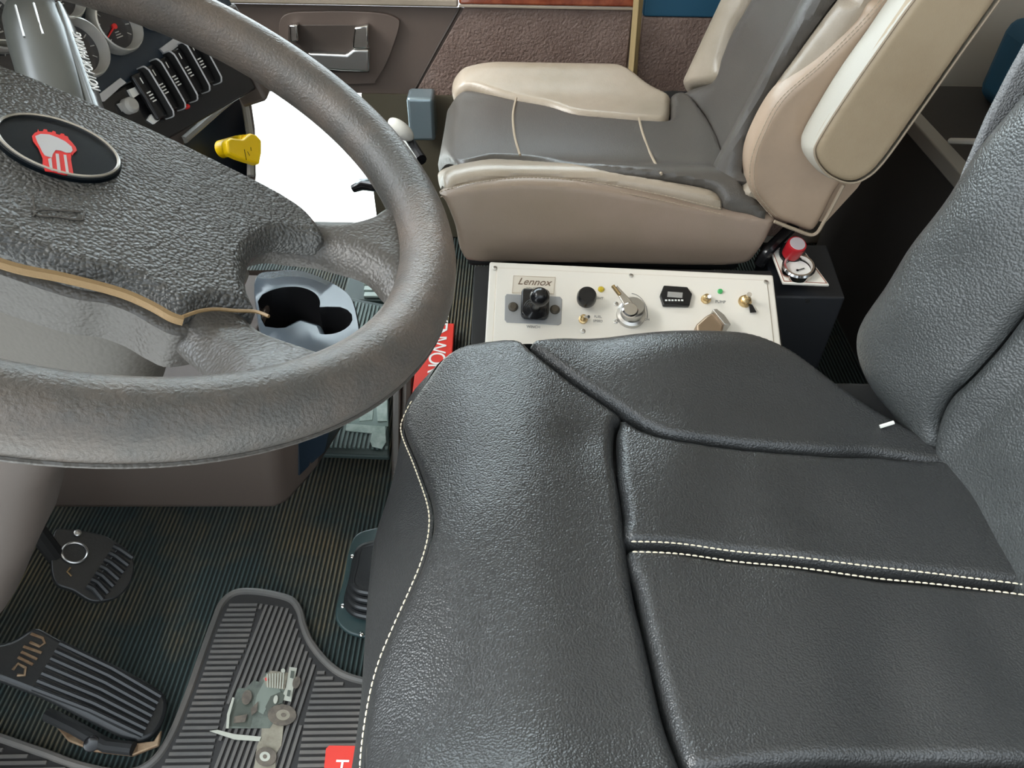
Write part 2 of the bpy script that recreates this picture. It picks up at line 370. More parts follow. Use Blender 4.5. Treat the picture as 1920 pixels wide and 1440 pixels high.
ds = thing('driver_seat', 'black leather driver seat with cream double stitching, nearest the camera', 'seat', (.2, .42, 0))
def zs(pts): return [tuple(PZ(u, v, Zd)[:2]) for u, v in pts]
fS = surfZ(Zd)
front = zs([(755, 770), (748, 805), (775, 870), (800, 940), (802, 990), (788, 1045), (765, 1100), (737, 1160), (705, 1235), (685, 1310), (672, 1400), (668, 1500)])
back = zs([(1300, 1500), (1245, 1340), (1215, 1210), (1190, 1110), (1175, 1010), (1165, 930), (1150, 850), (1153, 795), (1163, 774)])
fr = front + [(-.10, .13), (.0, .12), (.10, .13)] + back + zs([(1120, 742), (1060, 700)]) + [(.024, .652), (.008, .676), (-.02, .686), (-.055, .684), (-.084, .664), (-.104, .63)]
mb = MB(); pillow(mb, fr, fS, .004, .010, .02); mb.build('front_cushion', blk_leather, ds)
seam_far = zs([(1168, 778), (1205, 800), (1260, 816), (1350, 830), (1450, 840), (1560, 848), (1640, 850), (1700, 856)])
ins1 = zs([(1163, 790), (1156, 815), (1160, 880), (1172, 960), (1180, 1010)]) + zs([(1300, 1022), (1450, 1040), (1620, 1062), (1800, 1082), (1960, 1103)]) + [(.50, .33), (.50, .45), (.47, .50)] + seam_far[::-1]
mb = MB(); pillow(mb, ins1, fS, .004, .010, .02); mb.build('seat_insert', blk_leather, ds)
ins2 = zs([(1182, 1024), (1196, 1100), (1222, 1210), (1252, 1330), (1285, 1422), (1330, 1436), (1450, 1424), (1700, 1420), (1960, 1424)]) + [(.50, .22), (.50, .32)] + zs([(1960, 1112), (1800, 1094), (1620, 1076), (1450, 1052), (1300, 1034)])
mb = MB(); pillow(mb, ins2, fS, .004, .010, .02); mb.build('seat_insert', blk_leather, ds)
bol = [tuple(p) for p in [(.020, .664)]] + zs([(1065, 697), (1120, 738), (1165, 768), (1210, 795), (1262, 812), (1350, 826), (1450, 836), (1560, 844), (1640, 846)]) + [(.44, .50), (.445, .52), (.42, .55), (.385, .58), (.345, .615), (.30, .655), (.235, .695), (.16, .715), (.09, .705), (.045, .682)]
mb = MB(); pillow(mb, bol, fS, .004, .010, .03); mb.build('side_bolster', blk_leather, ds)
nb = zs([(1320, 1446), (1450, 1434), (1700, 1430), (1960, 1434)]) + [(.5, .19), (.5, .1), (.4, .07), (.2, .07), (.13, .12)]
mb = MB(); pillow(mb, nb, fS, .004, .010, .03); mb.build('side_bolster', blk_leather, ds)
# skirt under the stitched front seam
sk = [PZ(u, v, Zd) for u, v in [(755, 770), (748, 805), (775, 870), (800, 940), (802, 990), (788, 1045), (765, 1100), (737, 1160), (705, 1235), (685, 1310), (672, 1400), (668, 1500)]]
sk = [np.array([.2, .715, .47]), np.array([.05, .705, .475]), np.array([-.02, .70, .478]), np.array([-.06, .69, .478]), np.array([-.09, .666, .478]), np.array([-.108, .63, .479])] + sk
top = spline(sk, 8, False)
silh = spline([np.array([-.133, .70, .43]), np.array([-.135, .57, .43]), np.array([-.142, .469, .43]), np.array([-.139, .405, .43]), np.array([-.131, .28, .43]), np.array([-.128, .18, .43])], 20, False)
def skx(y): return np.interp(-y, [-q[1] for q in silh], [q[0] for q in silh])
V = []; rows = 10; Fc = []
top = [fS(p[0], p[1], -.0085) + (np.array([.0, 0, 0])) for p in top]
for p in top:
    inner = p[0] > -.06 and p[1] > .68
    bx = skx(p[1])
    for r in range(rows):
        t = r / (rows - 1)
        if inner or p[1] > .66:
            q = np.array([p[0] * (1 - .05 * t), p[1] + .012 * math.sin(t * 2.5), p[2] + .001 - .14 * t])
        else:
            xx = p[0] + (bx - p[0]) * math.sin(min(t * 2.0, 1) * math.pi / 2) + .05 * max(0, t - .6)
            q = np.array([xx, p[1], p[2] - .16 * t])
        V.append(q)
n = len(top)
for i in range(n - 1):
    for r in range(rows - 1): Fc.append([i * rows + r, (i + 1) * rows + r, (i + 1) * rows + r + 1, i * rows + r + 1])
mb = MB(); mb.add(V, Fc); mb.build('front_skirt', blk_leather, ds)
# threads
mb = MB(); stitches(mb, [p + np.array([-.0035, 0, .0012]) for p in top[44:]], .0008, .0045, .0015); mb.build('stitching', thread, ds)
for vs in ([(1184, 1019), (1300, 1026), (1450, 1044), (1620, 1064), (1800, 1085), (1960, 1106)], [(1186, 1031), (1300, 1038), (1450, 1056), (1620, 1078), (1800, 1097), (1960, 1118)]):
    dl = -.004 if vs[0][1] == 1019 else .004
    line = []
    for p in spline([PZ(u, v + dl * 900, Zd) for u, v in vs], 10, False): p = p.copy(); p[2] = Zd(p[0], p[1]) - .0002; line.append(p)
    mb = MB(); stitches(mb, line, .0008, .0045, .0015); mb.build('stitching', thread, ds)
# backrest
def Xd(y, z):
    x = .440 + .22 * (z - .48) + (.10 * max(0, z - .75) ** 1.2)
    t = max(0, y - .50); x -= .078 * math.sin(min(t / .13, 1) * math.pi / 2) * (1 / (1 + math.exp(-(z - .49) / .02)))
    if y > .63: x += 10 * (y - .63) ** 2
    x -= .006 * math.exp(-((y - .50) / .03) ** 2)
    if z < .50: x += 1.5 * (.50 - z) ** 2 * 6
    if z > .6: x += .0
    x += .0016 * math.sin(60 * z + 20 * y) * math.sin(45 * y)
    return x
fX = surfX(Xd)
def xs(pts): return [tuple(PX(u, v, Xd)[1:]) for u, v in pts]
seamb = xs([(1744, 850), (1752, 800), (1775, 755), (1815, 715), (1865, 660), (1925, 585)])
seamb += [(seamb[-1][0] - .005, .75), (.50, .95)]
ins = [(seamb[0][0] - .02, .455), (.40, .45), (.12, .45), (.12, .98), (.49, .98)] + seamb[::-1]
mb = MB(); pillow(mb, ins, fX, .0045, .009, .03); mb.build('backrest_insert', blk_back, ds)
sb2 = [(a + .002, b_) for a, b_ in seamb]
outer = [(.52, .98), (.62, .99), (.675, .94), (.688, .85), (.690, .75), (.688, .65), (.684, .57), (.670, .51), (.640, .465), (.595, .44), (.55, .435)]
mb = MB(); pillow(mb, sb2 + outer, fX, .0045, .009, .04); mb.build('backrest_bolster', blk_back, ds)
mb = MB(); cl = [P(u, v, y=.69) for u, v in [(1730, 560), (1765, 440), (1803, 328), (1845, 228), (1887, 145), (1924, 78), (1962, 10)]]
cl = [(p[0] + .004, .69, p[2]) for p in cl] + [(.66, .69, 1.02), (.64, .69, .8), (.60, .69, .55)]
mb.prism(cl, (0, .010, 0))
mb.prism([(.50, .15, .50), (.52, .15, .60), (.55, .15, .74), (.60, .15, 1.0), (.68, .15, 1.0), (.62, .15, .50)], (0, .54, 0))
mb.build('backrest_shell', grey_cloth, ds, bevel=.003)
mb = MB(); mb.box((.20, .40, .42), (.50, .50, .10)); mb.box((.2, .40, .22), (.34, .36, .32)); mb.box((.2, .4, .03), (.42, .40, .06)); mb.build('seat_base', blackm, ds, bevel=.01)
tag(MB().tube([P(1650, 800, z=.50), P(1676, 792, z=.505)], .0022, 6).build('plastic_sliver', creamplastic), 'small white sliver caught behind the driver cushion by the backrest', 'scrap')

# ------------------------------------------------------------ passenger seat
ps = thing('passenger_seat', 'beige and grey-brown leather passenger seat by the far door', 'seat', (.15, 1.3, 0))
def Zp(x, y):
    z = .492 + .022 * bump1((y - 1.085) / .045) + .030 * bump1((y - 1.50) / .06)
    if x < -.03: z -= min(.06, 2.2 * (-.03 - x) ** 2)
    if x < -.10: z -= min(.06, 22 * (-.10 - x) ** 2)
    if y < 1.075: z -= min(.03, 14 * (1.075 - y) ** 2)
    if y > 1.5: z -= min(.05, 9 * (y - 1.5) ** 2)
    return z
fP = surfZ(Zp)
def zp(pts):
    out = []
    for u, v in pts:
        p = PZ(u, v, Zp)
        if p[1] > 1.52: p = P(u, v, z=.505)
        out.append((p[0], min(p[1], 1.555)))
    return out
farl = [(838, 150), (880, 165), (920, 173), (966, 184), (1030, 196), (1080, 211), (1140, 217), (1200, 222)]
nearu = [(812, 325), (855, 303), (930, 292), (1017, 298), (1130, 311), (1237, 328), (1330, 350)]
seat_rear = [(1357, 388), (1400, 398), (1446, 404), (1420, 360), (1385, 320), (1345, 245), (1300, 180), (1262, 168)]
x0 = -.147
cen = zp(farl) + zp([(1252, 222), (1260, 200), (1262, 172), (1300, 180), (1345, 245), (1385, 320), (1420, 370), (1446, 404), (1400, 398), (1360, 388), (1352, 368)]) + zp(nearu[::-1]) + [(-.135, 1.12), (x0, 1.2), (x0 - .003, 1.3), (x0, 1.42), (-.140, 1.49)]
mb = MB(); pillow(mb, cen, fP, .0045, .010, .03); mb.build('seat_insert', greyl, ps)
farb = zp([(842, 148), (880, 162), (920, 170), (966, 181), (1030, 193), (1080, 208), (1140, 214), (1200, 219), (1245, 221), (1256, 212), (1258, 190), (1256, 172)]) + [(.25, 1.46), (.18, 1.53), (.08, 1.555), (-.02, 1.555), (-.10, 1.54), (-.135, 1.515)]
mb = MB(); pillow(mb, farb, fP, .0045, .012, .03); mb.build('side_bolster', beige, ps, lab='beige side bolster')
nst = [(826, 362), (860, 351), (905, 342), (992, 335), (1105, 343), (1230, 366), (1300, 382), (1352, 394)]
nearb = zp([(815, 328), (855, 306), (930, 295), (1017, 301), (1130, 314), (1237, 331), (1325, 350), (1348, 362), (1357, 378), (1355, 392)]) + zp(nst[::-1])
mb = MB(); pillow(mb, nearb, fP, .0045, .010, .03); mb.build('side_bolster', beige, ps, lab='beige side bolster')
# flat side panel
def Yp(x, z): return 1.032 + .9 * (z - .43) ** 2 * 2 + .010 * (1 if x > .42 else 0) * 0 + (3.0 * (-.06 - x) ** 2 if x < -.06 else 0)
def yp(pts, Y): 
    out = []
    for u, v in pts:
        y = 1.035
        for _ in range(20): p = P(u, v, y=y); y = .5 * y + .5 * min(1.08, Y(p[0], p[2]))
        out.append((p[0], p[2]))
    return out
side = yp([(818, 362), (860, 352), (905, 344), (992, 337), (1105, 345), (1230, 368), (1300, 384), (1380, 398), (1452, 410), (1448, 436), (1425, 476), (1400, 498), (1340, 504), (1200, 502), (1000, 498), (890, 496), (862, 480), (850, 430), (832, 385)], Yp)
mb = MB(); pillow(mb, side, surfY(Yp), .005, .012, .05); mb.build('side_panel', taupe, ps, lab='taupe side panel')
mb = MB(); mb.box((.15, 1.30, .40), (.46, .48, .12)); mb.box((.17, 1.3, .18), (.36, .40, .34)); mb.build('seat_base', blackm, ps, bevel=.01)
mb = MB()
for pp_ in ([PZ(u, v, Zp) + [0, -.002, .003] for u, v in nst],):
    l_ = spline(pp_, 8, False); stitches(mb, l_, .0008, .005, .001)
    stitches(mb, [q + [0, -.006, -.006] for q in l_], .0007, .005, .001)
mb.build('stitching', thread_tan, ps)
mb = MB()
for ln in ([(968, 184), (962, 215), (965, 255), (975, 291)], [(1198, 222), (1205, 250), (1220, 290), (1240, 327)]):
    mb = MB(); mb.tube([q + [0, 0, .0005] for q in spline([PZ(u, v, Zp) for u, v in ln], 8, False)], .0022, 6); mb.build('piping', thread_tan, ps)
# backrest
def Xp(y, z):
    x = .355 + .30 * (z - .5)
    x -= .035 * bump1((y - 1.46) / .05) + .045 * bump1((y - 1.10) / .06)
    if y < 1.09: x += 14 * (1.09 - y) ** 2
    if y > 1.48: x += 6 * (y - 1.48) ** 2
    return x
fB = surfX(Xp)
def xp(pts):
    out = []
    for u, v in pts:
        p = PX(u, v, Xp)
        if p[1] > 1.55 or p[1] < 1.0 or p[2] < .4: p = P(u, v, y=1.545 if p[1] > 1.3 else 1.045)
        out.append((p[1], p[2]))
    return out
inn = [(1393, 352), (1384, 326), (1386, 300), (1402, 240), (1432, 172), (1481, 105), (1537, 30), (1560, 0), (1600, -60)]
A = xp(inn); fi = xp([(1345, 110), (1365, 60), (1400, 0), (1440, -70)])
cb = A + [(1.16, 1.1), (1.40, 1.1)] + fi[::-1] + xp([(1330, 150)]) + [(1.47, .47), (1.40, .44), (1.25, .44), (1.16, .44)]
mb = MB(); pillow(mb, cb, fB, .006, .014, .03); mb.build('backrest_insert', greyl, ps)
fb = xp([(1352, 110), (1370, 60), (1404, 0), (1444, -70)]) + [(1.41, 1.1), (1.50, 1.1), (1.535, .95), (1.545, .80), (1.548, .62)] + xp([(1291, 130), (1300, 158), (1318, 168), (1334, 155)])
mb = MB(); pillow(mb, fb, fB, .006, .016, .04); mb.build('backrest_bolster', beige, ps, lab='beige backrest bolster')
nb_in = [(a - .002, c) for a, c in A]
nbp = nb_in + [(1.15, 1.1), (1.055, 1.1), (1.042, .9), (1.038, .75), (1.036, .62), (1.036, .54), (1.040, .48), (1.055, .455), (1.085, .455)]
mb = MB(); pillow(mb, nbp, fB, .005, .014, .03); mb.build('backrest_bolster', beige, ps, lab='beige backrest bolster')
Yb = lambda x, z: 1.036
bs_ = yp([(1404, 307), (1407, 356), (1425, 385), (1452, 414), (1490, 428), (1524, 438), (1545, 412), (1582, 345), (1700, 200), (1860, 0), (1660, 0), (1612, 45), (1537, 120), (1462, 187), (1421, 255)], Yb)
bs_ = [(a, c) for a, c in bs_]
mb = MB(); pillow(mb, bs_, surfY(Yb), .005, .012, .03)
mb.prism([(.47, 1.06, .44), (.50, 1.06, .44), (.53, 1.06, .50), (.60, 1.06, .76), (.70, 1.06, 1.1), (.60, 1.06, 1.1)], (0, .46, 0))
mb.build('backrest_side', mat('lit_beige_leather', (.43, .315, .225), .40, bump='noise', sc=60, bs=.12, bd=.002, col2=(.36, .265, .19), csc=5), ps, lab='beige backrest side with strong light in its colour')  # lighter warm tone puts the strong light on this side into the colour
mb = MB()
l_ = spline([P(u, v, y=1.030) for u, v in [(1650, 0), (1612, 45), (1537, 120), (1462, 187), (1424, 255), (1407, 307), (1409, 356), (1428, 385), (1452, 411)]], 8, False)
stitches(mb, l_, .0008, .005, .001); stitches(mb, [q + [.006, 0, .001] for q in l_], .0008, .005, .001)
mb.tube(spline([P(u, v, y=1.031) for u, v in [(1452, 415), (1490, 430), (1526, 440), (1547, 412), (1582, 347)]], 6, False), .0028, 6)
mb.build('stitching', thread_tan, ps)
# folded-up armrest
YA = .975
arm_px = [(1714, -3), (1650, 86), (1575, 195), (1534, 262), (1526, 285), (1534, 308), (1556, 332), (1590, 345), (1620, 338), (1655, 308), (1721, 217), (1800, 105), (1880, -8), (1935, -85), (1780, -90)]
arm = [(P(u, v, y=YA)[0], P(u, v, y=YA)[2]) for u, v in arm_px]
mb = MB(); pillow(mb, arm, surfY(lambda a, c: YA), .005, .010, .006); mb.build('armrest_side', tan, ps, lab='tan armrest side face')
c0 = [P(u, v, y=YA + .012) for u, v in [(1780, -90), (1714, -3), (1650, 86), (1575, 195), (1534, 262), (1526, 285), (1534, 308), (1556, 332), (1590, 345)]]
edge1 = [P(u, v, y=YA + .003) for u, v in [(1790, -90), (1716, -3), (1652, 86), (1577, 195), (1535, 262), (1527, 285), (1535, 308), (1556, 330), (1590, 343), (1620, 336), (1655, 306), (1721, 215), (1800, 103), (1880, -8), (1935, -85)]]
rows_ = []
for k, (dy, ins_) in enumerate([(0, 0), (.006, -.004), (.02, -.010), (.036, -.012), (.046, -.008), (.052, 0)]):
    cen_ = np.mean(edge1, 0); rr = []
    for p in spline(edge1, 5, False):
        d = p - cen_; d[1] = 0; rr.append(p + nrm(d) * (-ins_) * .8 + [0, dy, 0])
    rows_.append(rr)
V = [q for r in rows_ for q in r]; nn = len(rows_[0])
mb = MB(); mb.add(V, [[i * nn + j, i * nn + j + 1, (i + 1) * nn + j + 1, (i + 1) * nn + j] for i in range(len(rows_) - 1) for j in range(nn - 1)])
mb.prism([q + [0, 0, 0] for q in rows_[-1]], (0, .003, 0))
mb.build('armrest_pad', mat('light_beige_leather', (.50, .47, .40), .42, bump='grain', sc=500, bs=.12, bd=.0008), ps, lab='light beige armrest pad')
mb = MB(); mb.tube(spline(edge1, 6, False), .0016, 6); mb.build('piping', thread_tan, ps)

# ------------------------------------------------------------ steering wheel
W0 = np.array([-.248, .425, .856]); tl = math.radians(27.5)
wn = np.array([math.sin(tl), 0, math.cos(tl)]); w1 = np.array([math.cos(tl), 0, -math.sin(tl)]); w2 = np.array([0, 1., 0])
sw = thing('steering_wheel', 'worn grey four-spoke steering wheel with oval red and black emblem', 'steering wheel', W0)
def WP(a, b_, h): return W0 + w1 * a + w2 * b_ + wn * h
R0 = .211; V = []; k1, k2 = 160, 24
for i in range(k1):
    q = 2 * math.pi * i / k1
    for j in range(k2):
        s = 2 * math.pi * j / k2; cr_ = .0205 * math.cos(s); ch = .0205 * math.sin(s)
        if ch < -.004: ch = -.004 + (ch + .004) * 1.05
        V.append(WP((R0 + cr_) * math.cos(q), (R0 + cr_) * math.sin(q), ch))
mb = MB(); mb.add(V, [[i * k2 + j, i * k2 + (j + 1) % k2, ((i + 1) % k1) * k2 + (j + 1) % k2, ((i + 1) % k1) * k2 + j] for i in range(k1) for j in range(k2)])
mb.build('rim', rimm, sw)
mb = MB(); mb.tube([WP((R0 + .0203) * math.cos(q), (R0 + .0203) * math.sin(q), -.006) for q in np.linspace(0, 2 * math.pi, 140, endpoint=False)], .0012, 5, closed=True); mb.build('rim_seam', spokem, sw)
def Hw(r):
    q = min(max((r - .12) / .075, 0), 1); return -.025 + .029 * q * q * (3 - 2 * q)
def fW(a, b_, h): return WP(a, b_, Hw(math.hypot(a, b_)) + h)
mir = lambda L: [(-.03 - a, c) for a, c in L[::-1]]
# spoke bodies (underlying), right upper, right lower and their mirror images
up_sp = [(.10, .070), (.127, .064), (.142, .062), (.156, .066), (.166, .076), (.178, .098), (.196, .085), (.206, .03), (.203, -.012), (.191, -.010), (.178, .006), (.164, .015), (.136, .026), (.109, .018), (.09, .0), (.07, .03)]
lo_sp = [(.100, -.004), (.101, -.027), (.108, -.047), (.119, -.062), (.132, -.076), (.150, -.088), (.168, -.093), (.185, -.095), (.170, -.120), (.14, -.148), (.122, -.160), (.115, -.142), (.108, -.124), (.098, -.108), (.079, -.088), (.05, -.06), (.07, -.02)]
def fsp(a, b_, h): return WP(a, b_, Hw(math.hypot(a, b_)) + h - .006)
for L in (up_sp, mir(up_sp), lo_sp, mir(lo_sp)):
    mb = MB(); pillow(mb, L, fsp, .003, .016, .005); mb.build('spoke', spokem, sw)
pad_r = [(.02, .075), (.068, .073), (.100, .070), (.118, .063), (.131, .050), (.139, .036), (.137, .0285), (.125, .0255), (.109, .017), (.101, .0), (.100, -.02), (.105, -.04), (.116, -.060), (.106, -.066), (.092, -.072), (.081, -.086), (.072, -.086), (.058, -.083), (.040, -.083), (.018, -.089)]
pad_l = [(-.03 - a, c) for a, c in pad_r[::-1]]
def fpad(a, b_, h):
    bulge = .006 * math.exp(-((a + .015) / .09) ** 2 - (b_ / .07) ** 2); return WP(a, b_, Hw(math.hypot(a, b_)) + .0025 + bulge + h)
mb = MB(); pillow(mb, pad_r + pad_l, fpad, .0025, .011, .008); mb.build('horn_pad', padm, sw)
# backing shell with gold worn seam
def fsh(a, b_, h): return WP(a, b_, -.036 + h)
sh_r = [(.02, .073), (.068, .070), (.098, .064), (.09, .0), (.094, -.05), (.096, -.076), (.082, -.092), (.070, -.092), (.055, -.088), (.040, -.088), (.018, -.094)]
mb = MB(); pillow(mb, sh_r + [(-.03 - a, c) for a, c in sh_r[::-1]], fsh, .004, .006, .028, drop=.6); mb.build('hub_shell', spokem, sw)
gl = [(-.10, -.088), (-.05, -.094), (-.009, -.098), (.019, -.0915), (.045, -.087), (.062, -.088), (.075, -.091), (.082, -.0905)]
gl2 = [(.081, -.090), (.088, -.080), (.096, -.0735), (.106, -.0695), (.116, -.066), (.124, -.070)]
mb = MB(); mb.tube([WP(a, c, -.0285) for a, c in spline(gl, 6, False)], .0030, 6); mb.tube([WP(a, c, Hw(math.hypot(a, c)) - .001) for a, c in spline(gl2, 6, False)], .0011, 6); mb.build('gold_seam', goldm, sw, lab='worn gold seam line')
# emblem
EC = (-.0235, -.001); eh = -.0145
ex, ey = w1, w2
def EP(a, c, h=0): return WP(EC[0] + a, EC[1] + c, eh + h)
ell = lambda ra, rb, h, n=64: [EP(ra * math.cos(2 * math.pi * i / n), rb * math.sin(2 * math.pi * i / n), h) for i in range(n)]
mb = MB(); mb.prism(ell(.0345, .0275, -.006), wn * .0065); em = mb.build('emblem', mat('black_emblem', (.002, .004, .006), .40, spec=.12), sw, bevel=.001)
mb = MB(); mb.tube(ell(.0325, .0258, .0010), .0011, 6, closed=True); mb.build('emblem_ring', steel, em)
# shape of mark: crown with teeth, bulb and vertical bars (traced in emblem units)
def emb(px, h, m, nm):
    pts = []
    for u, v in px: q = PP(u, v, EP(0, 0, .0008), wn); pts.append(q)
    MB().prism([p + wn * (h - .0006) for p in pts], wn * .0006).build(nm, m, em, smooth=False)
emb([(71, 243), (73, 247), (80, 247), (82, 243), (88, 244), (89, 248), (97, 249), (99, 246), (104, 248), (105, 252), (112, 254), (114, 251), (120, 252), (121, 255), (127, 257), (129, 262), (135, 268), (142, 277), (144, 283), (138, 288), (136, 292), (134, 289), (133, 300), (138, 329), (120, 328), (100, 323), (85, 321), (80, 310), (80, 297), (76, 288), (72, 278), (62, 265), (60, 256), (65, 250), (70, 248)], .0004, red, 'emblem_mark')
emb([(66, 257), (76, 253), (92, 254), (108, 260), (122, 267), (134, 277), (136, 284), (132, 288), (124, 288), (114, 284), (104, 283), (99, 290), (97, 297), (90, 295), (84, 293), (79, 286), (75, 277), (70, 268)], .0008, silver, 'emblem_shape')
for q in ([(104, 290), (110, 291), (114, 326), (108, 325)], [(119, 292), (124, 293), (129, 327), (124, 327)], [(90, 300), (96, 298), (99, 322), (94, 320)]): emb(q, .0009, silver, 'emblem_bar')
# embossed horn symbols
mb = MB()
for px in ([(62, 362), (66, 384), (72, 396), (110, 400), (152, 406), (158, 398), (160, 388)], [(66, 392), (80, 386), (152, 392)], [(60, 384), (66, 392), (62, 398)]):
    pts = [PP(u, v, WP(0, -.03, -.0165), wn) for u, v in px]
    fin = []
    for p in spline(pts, 5, False):
        l = p - W0; a, c = l @ w1, l @ w2; fin.append(fpad(a, c, .0001))
    mb.tube(fin, .0007, 5)
mb.build('horn_symbol', spokem, sw)

# ------------------------------------------------------------ steering column
sc_ = thing('steering_column', 'grey textured steering column cover below the wheel', 'steering column', W0 - wn * .55)
mb = MB()
secs = [(.070, .046, .060), (.12, .052, .066), (.20, .052, .066), (.25, .046, .060)]
def section(s, hw, hh, k=28, p=3.2):
    o = W0 - wn * s; out = []
    for i in range(k):
        q = 2 * math.pi * i / k; c, s_ = math.cos(q), math.sin(q)
        out.append(o + w2 * hw * math.copysign(abs(c) ** (2 / p), c) + w1 * hh * math.copysign(abs(s_) ** (2 / p), s_))
    return out
def loft(mb, S_):
    k = len(S_[0]); V = [q for s in S_ for q in s]
    mb.add(V, [[i * k + j, i * k + (j + 1) % k, (i + 1) * k + (j + 1) % k, (i + 1) * k + j] for i in range(len(S_) - 1) for j in range(k)] + [list(range(k)), [(len(S_) - 1) * k + j for j in range(k)]])
loft(mb, [section(*q) for q in secs]); mb.build('shroud', colm, sc_)
mb = MB()
S2 = []
for s, hw, hh, dx in [(.20, .040, .045, -.02), (.30, .050, .055, -.05), (.40, .052, .055, -.055), (.46, .052, .055, -.065), (.54, .052, .055, -.075), (.64, .052, .055, -.105), (.74, .052, .055, -.15), (.84, .052, .055, -.21)]:
    S2.append([q + [dx, 0, 0] for q in section(s, hw, hh)])
loft(mb, S2); mb.build('lower_cover', mat('smooth_column_plastic', (.080, .064, .055), .65), sc_)
mb = MB(); mb.lathe(W0 - wn * .075, wn, [(.030, 0), (.034, .004), (.034, .05), (.030, .052)], 32); mb.build('hub_collar', blackp, sc_)

# hand lever with lettering
tip = P(62, 22, z=.845); bas = P(135, 262, z=.80)
lv = thing('hand_brake_lever', 'glossy grey hand lever lettered NOT FOR PARKING behind the wheel hub', 'lever', bas)
ax_ = nrm(tip - bas); sd_ = nrm(np.cross(ax_, [0, 0, 1.])); upv = np.cross(sd_, ax_)
S3 = []; L_ = np.linalg.norm(tip - bas)
for t, ws, hs in [(-.25, .016, .012), (0, .022, .015), (.35, .025, .018), (.7, .026, .02), (.9, .025, .019), (1.0, .021, .016), (1.05, .013, .010), (1.07, .004, .003)]:
    o = bas + ax_ * L_ * t
    S3.append([o + sd_ * ws * math.copysign(abs(math.cos(q)) ** .75, math.cos(q)) + upv * hs * math.copysign(abs(math.sin(q)) ** .75, math.sin(q)) for q in [2 * math.pi * i / 28 for i in range(28)]])
mb = MB(); loft(mb, S3); mb.build('grip', lever_m, lv)
S3 = []
for t, ws in [(-.1, .006), (.3, .007), (.75, .007), (.92, .004)]:
    o = bas + ax_ * L_ * t + sd_ * .0225 - upv * .002
    S3.append([o + sd_ * ws * math.cos(q) + upv * .017 * math.sin(q) for q in [2 * math.pi * i / 20 for i in range(20)]])
mb = MB(); loft(mb, S3); mb.build('side_flange', lever_m, lv)
text('NOT FOR PARKING', .0095, bas + ax_ * L_ * .44 + sd_ * .0285 + upv * .0115, ax_, -sd_ + upv * .5, white, 'lettering', lv, shear=.2)
mb = MB()
for o_ in (-.010, .004): mb.tube([bas + ax_ * L_ * t + sd_ * o_ + upv * .0192 for t in (.62, .74, .88)], .0009, 5)
mb.build('groove', steel, lv)

# ------------------------------------------------------------ dashboard
PO = P(235, 195, z=.70); pw = nrm(np.array([P(415, 105, z=.70) - PO])[0]); pu = nrm(np.array([0, 0, 1.]) + .42 * nrm(np.cross([0, 0, 1.], pw)) * 1.0)
pn = np.cross(pw, pu)
if pn[0] < 0: pn = -pn
pu = nrm(np.array([0, 0, 1.]) - .45 * np.array([pn[0], pn[1], 0])); pn = nrm(np.cross(pw, pu)); 
if pn[0] < 0: pn = -pn
dash = thing('dashboard', 'navy and brown dashboard with gauges and rocker switches behind the wheel', 'dashboard', (-.75, .8, .5))
def DP(u, v, h=0): return PP(u, v, PO + pn * h, pn)
def dplate(px, h, th, m, nm, par=dash, bevel=0, sp=0):
    pts = [DP(u, v, h) for u, v in px]
    if sp: pts = spline(pts, sp)
    return MB().prism([p - pn * th for p in pts], pn * th).build(nm, m, par, bevel=bevel)
# gauge panel: a real slab, large, going up from the switch row
def DL(a, c, h=0): return PO + pw * a + pu * c + pn * h
MB().prism([DL(-.42, .018, -.06), DL(.235, .018, -.06), DL(.235, .32, -.06), DL(-.42, .32, -.06)], pn * .06).build('gauge_panel', navy, dash, bevel=.004)
MB().prism([DL(-.42, .315, -.12), DL(.26, .315, -.12), DL(.26, .345, -.12), DL(-.42, .345, -.12)], pn * .17).build('dash_hood', brownd, dash, bevel=.012)
MB().prism([DL(-.12, -.055, -.05), DL(.205, -.055, -.05), DL(.205, .017, -.05), DL(-.12, .017, -.05)], pn * .046).build('switch_panel', blackp, dash, bevel=.003)
# side bulk of dash
MB().prism([DL(.205, -.075, -.05), DL(.235, -.06, -.05), DL(.245, .0, -.05), DL(.24, .05, -.05), DL(.205, .05, -.05)], pn * .052).build('end_trim', brownd, dash, bevel=.006)
MB().prism([DL(-.42, -.05, -.06), DL(-.125, -.05, -.06), DL(-.125, .017, -.06), DL(-.42, .017, -.06)], pn * .05).build('lower_trim', navy, dash, bevel=.006)
bezelm = mat('pale_brushed_bezel', (.50, .49, .46), .35, .55)
def gauge(u, v, r, ang):
    o = DP(u, v, .001)
    mb = MB(); mb.lathe(o, pn, [(r, 0), (r, .012), (r * .95, .017), (r * .90, .018), (r * .80, .006), (r * .76, .002), (r * .76, 0)], 40); g = mb.build('gauge', bezelm, dash)
    mb = MB(); mb.lathe(o + pn * .003, pn, [(r * .78, 0), (r * .78, .001)], 40); mb.build('dial', dialm, g)
    mb = MB()
    for i in range(9):
        q = math.radians(220 - i * 32.5); d = pw * math.cos(q) + pu * math.sin(q); mb.box(o + pn * .0045 + d * r * .62, (r * .16, .0010, .0006), [d, np.cross(pn, d), pn])
    for i in range(3): mb.box(o + pn * .0045 + pu * (-.38 + .09 * i) * r, (r * (.30 - .06 * i), r * .04, .0005), [pw, pu, pn])
    mb.build('marking', greyt, g)
    q = math.radians(ang); d = pw * math.cos(q) + pu * math.sin(q)
    mb = MB(); mb.tube([o + pn * .006 - d * r * .1, o + pn * .006 + d * r * .6], [.0014, .0007], 6); mb.lathe(o + pn * .004, pn, [(r * .1, 0), (r * .1, .003)], 14); mb.build('needle', red, g)
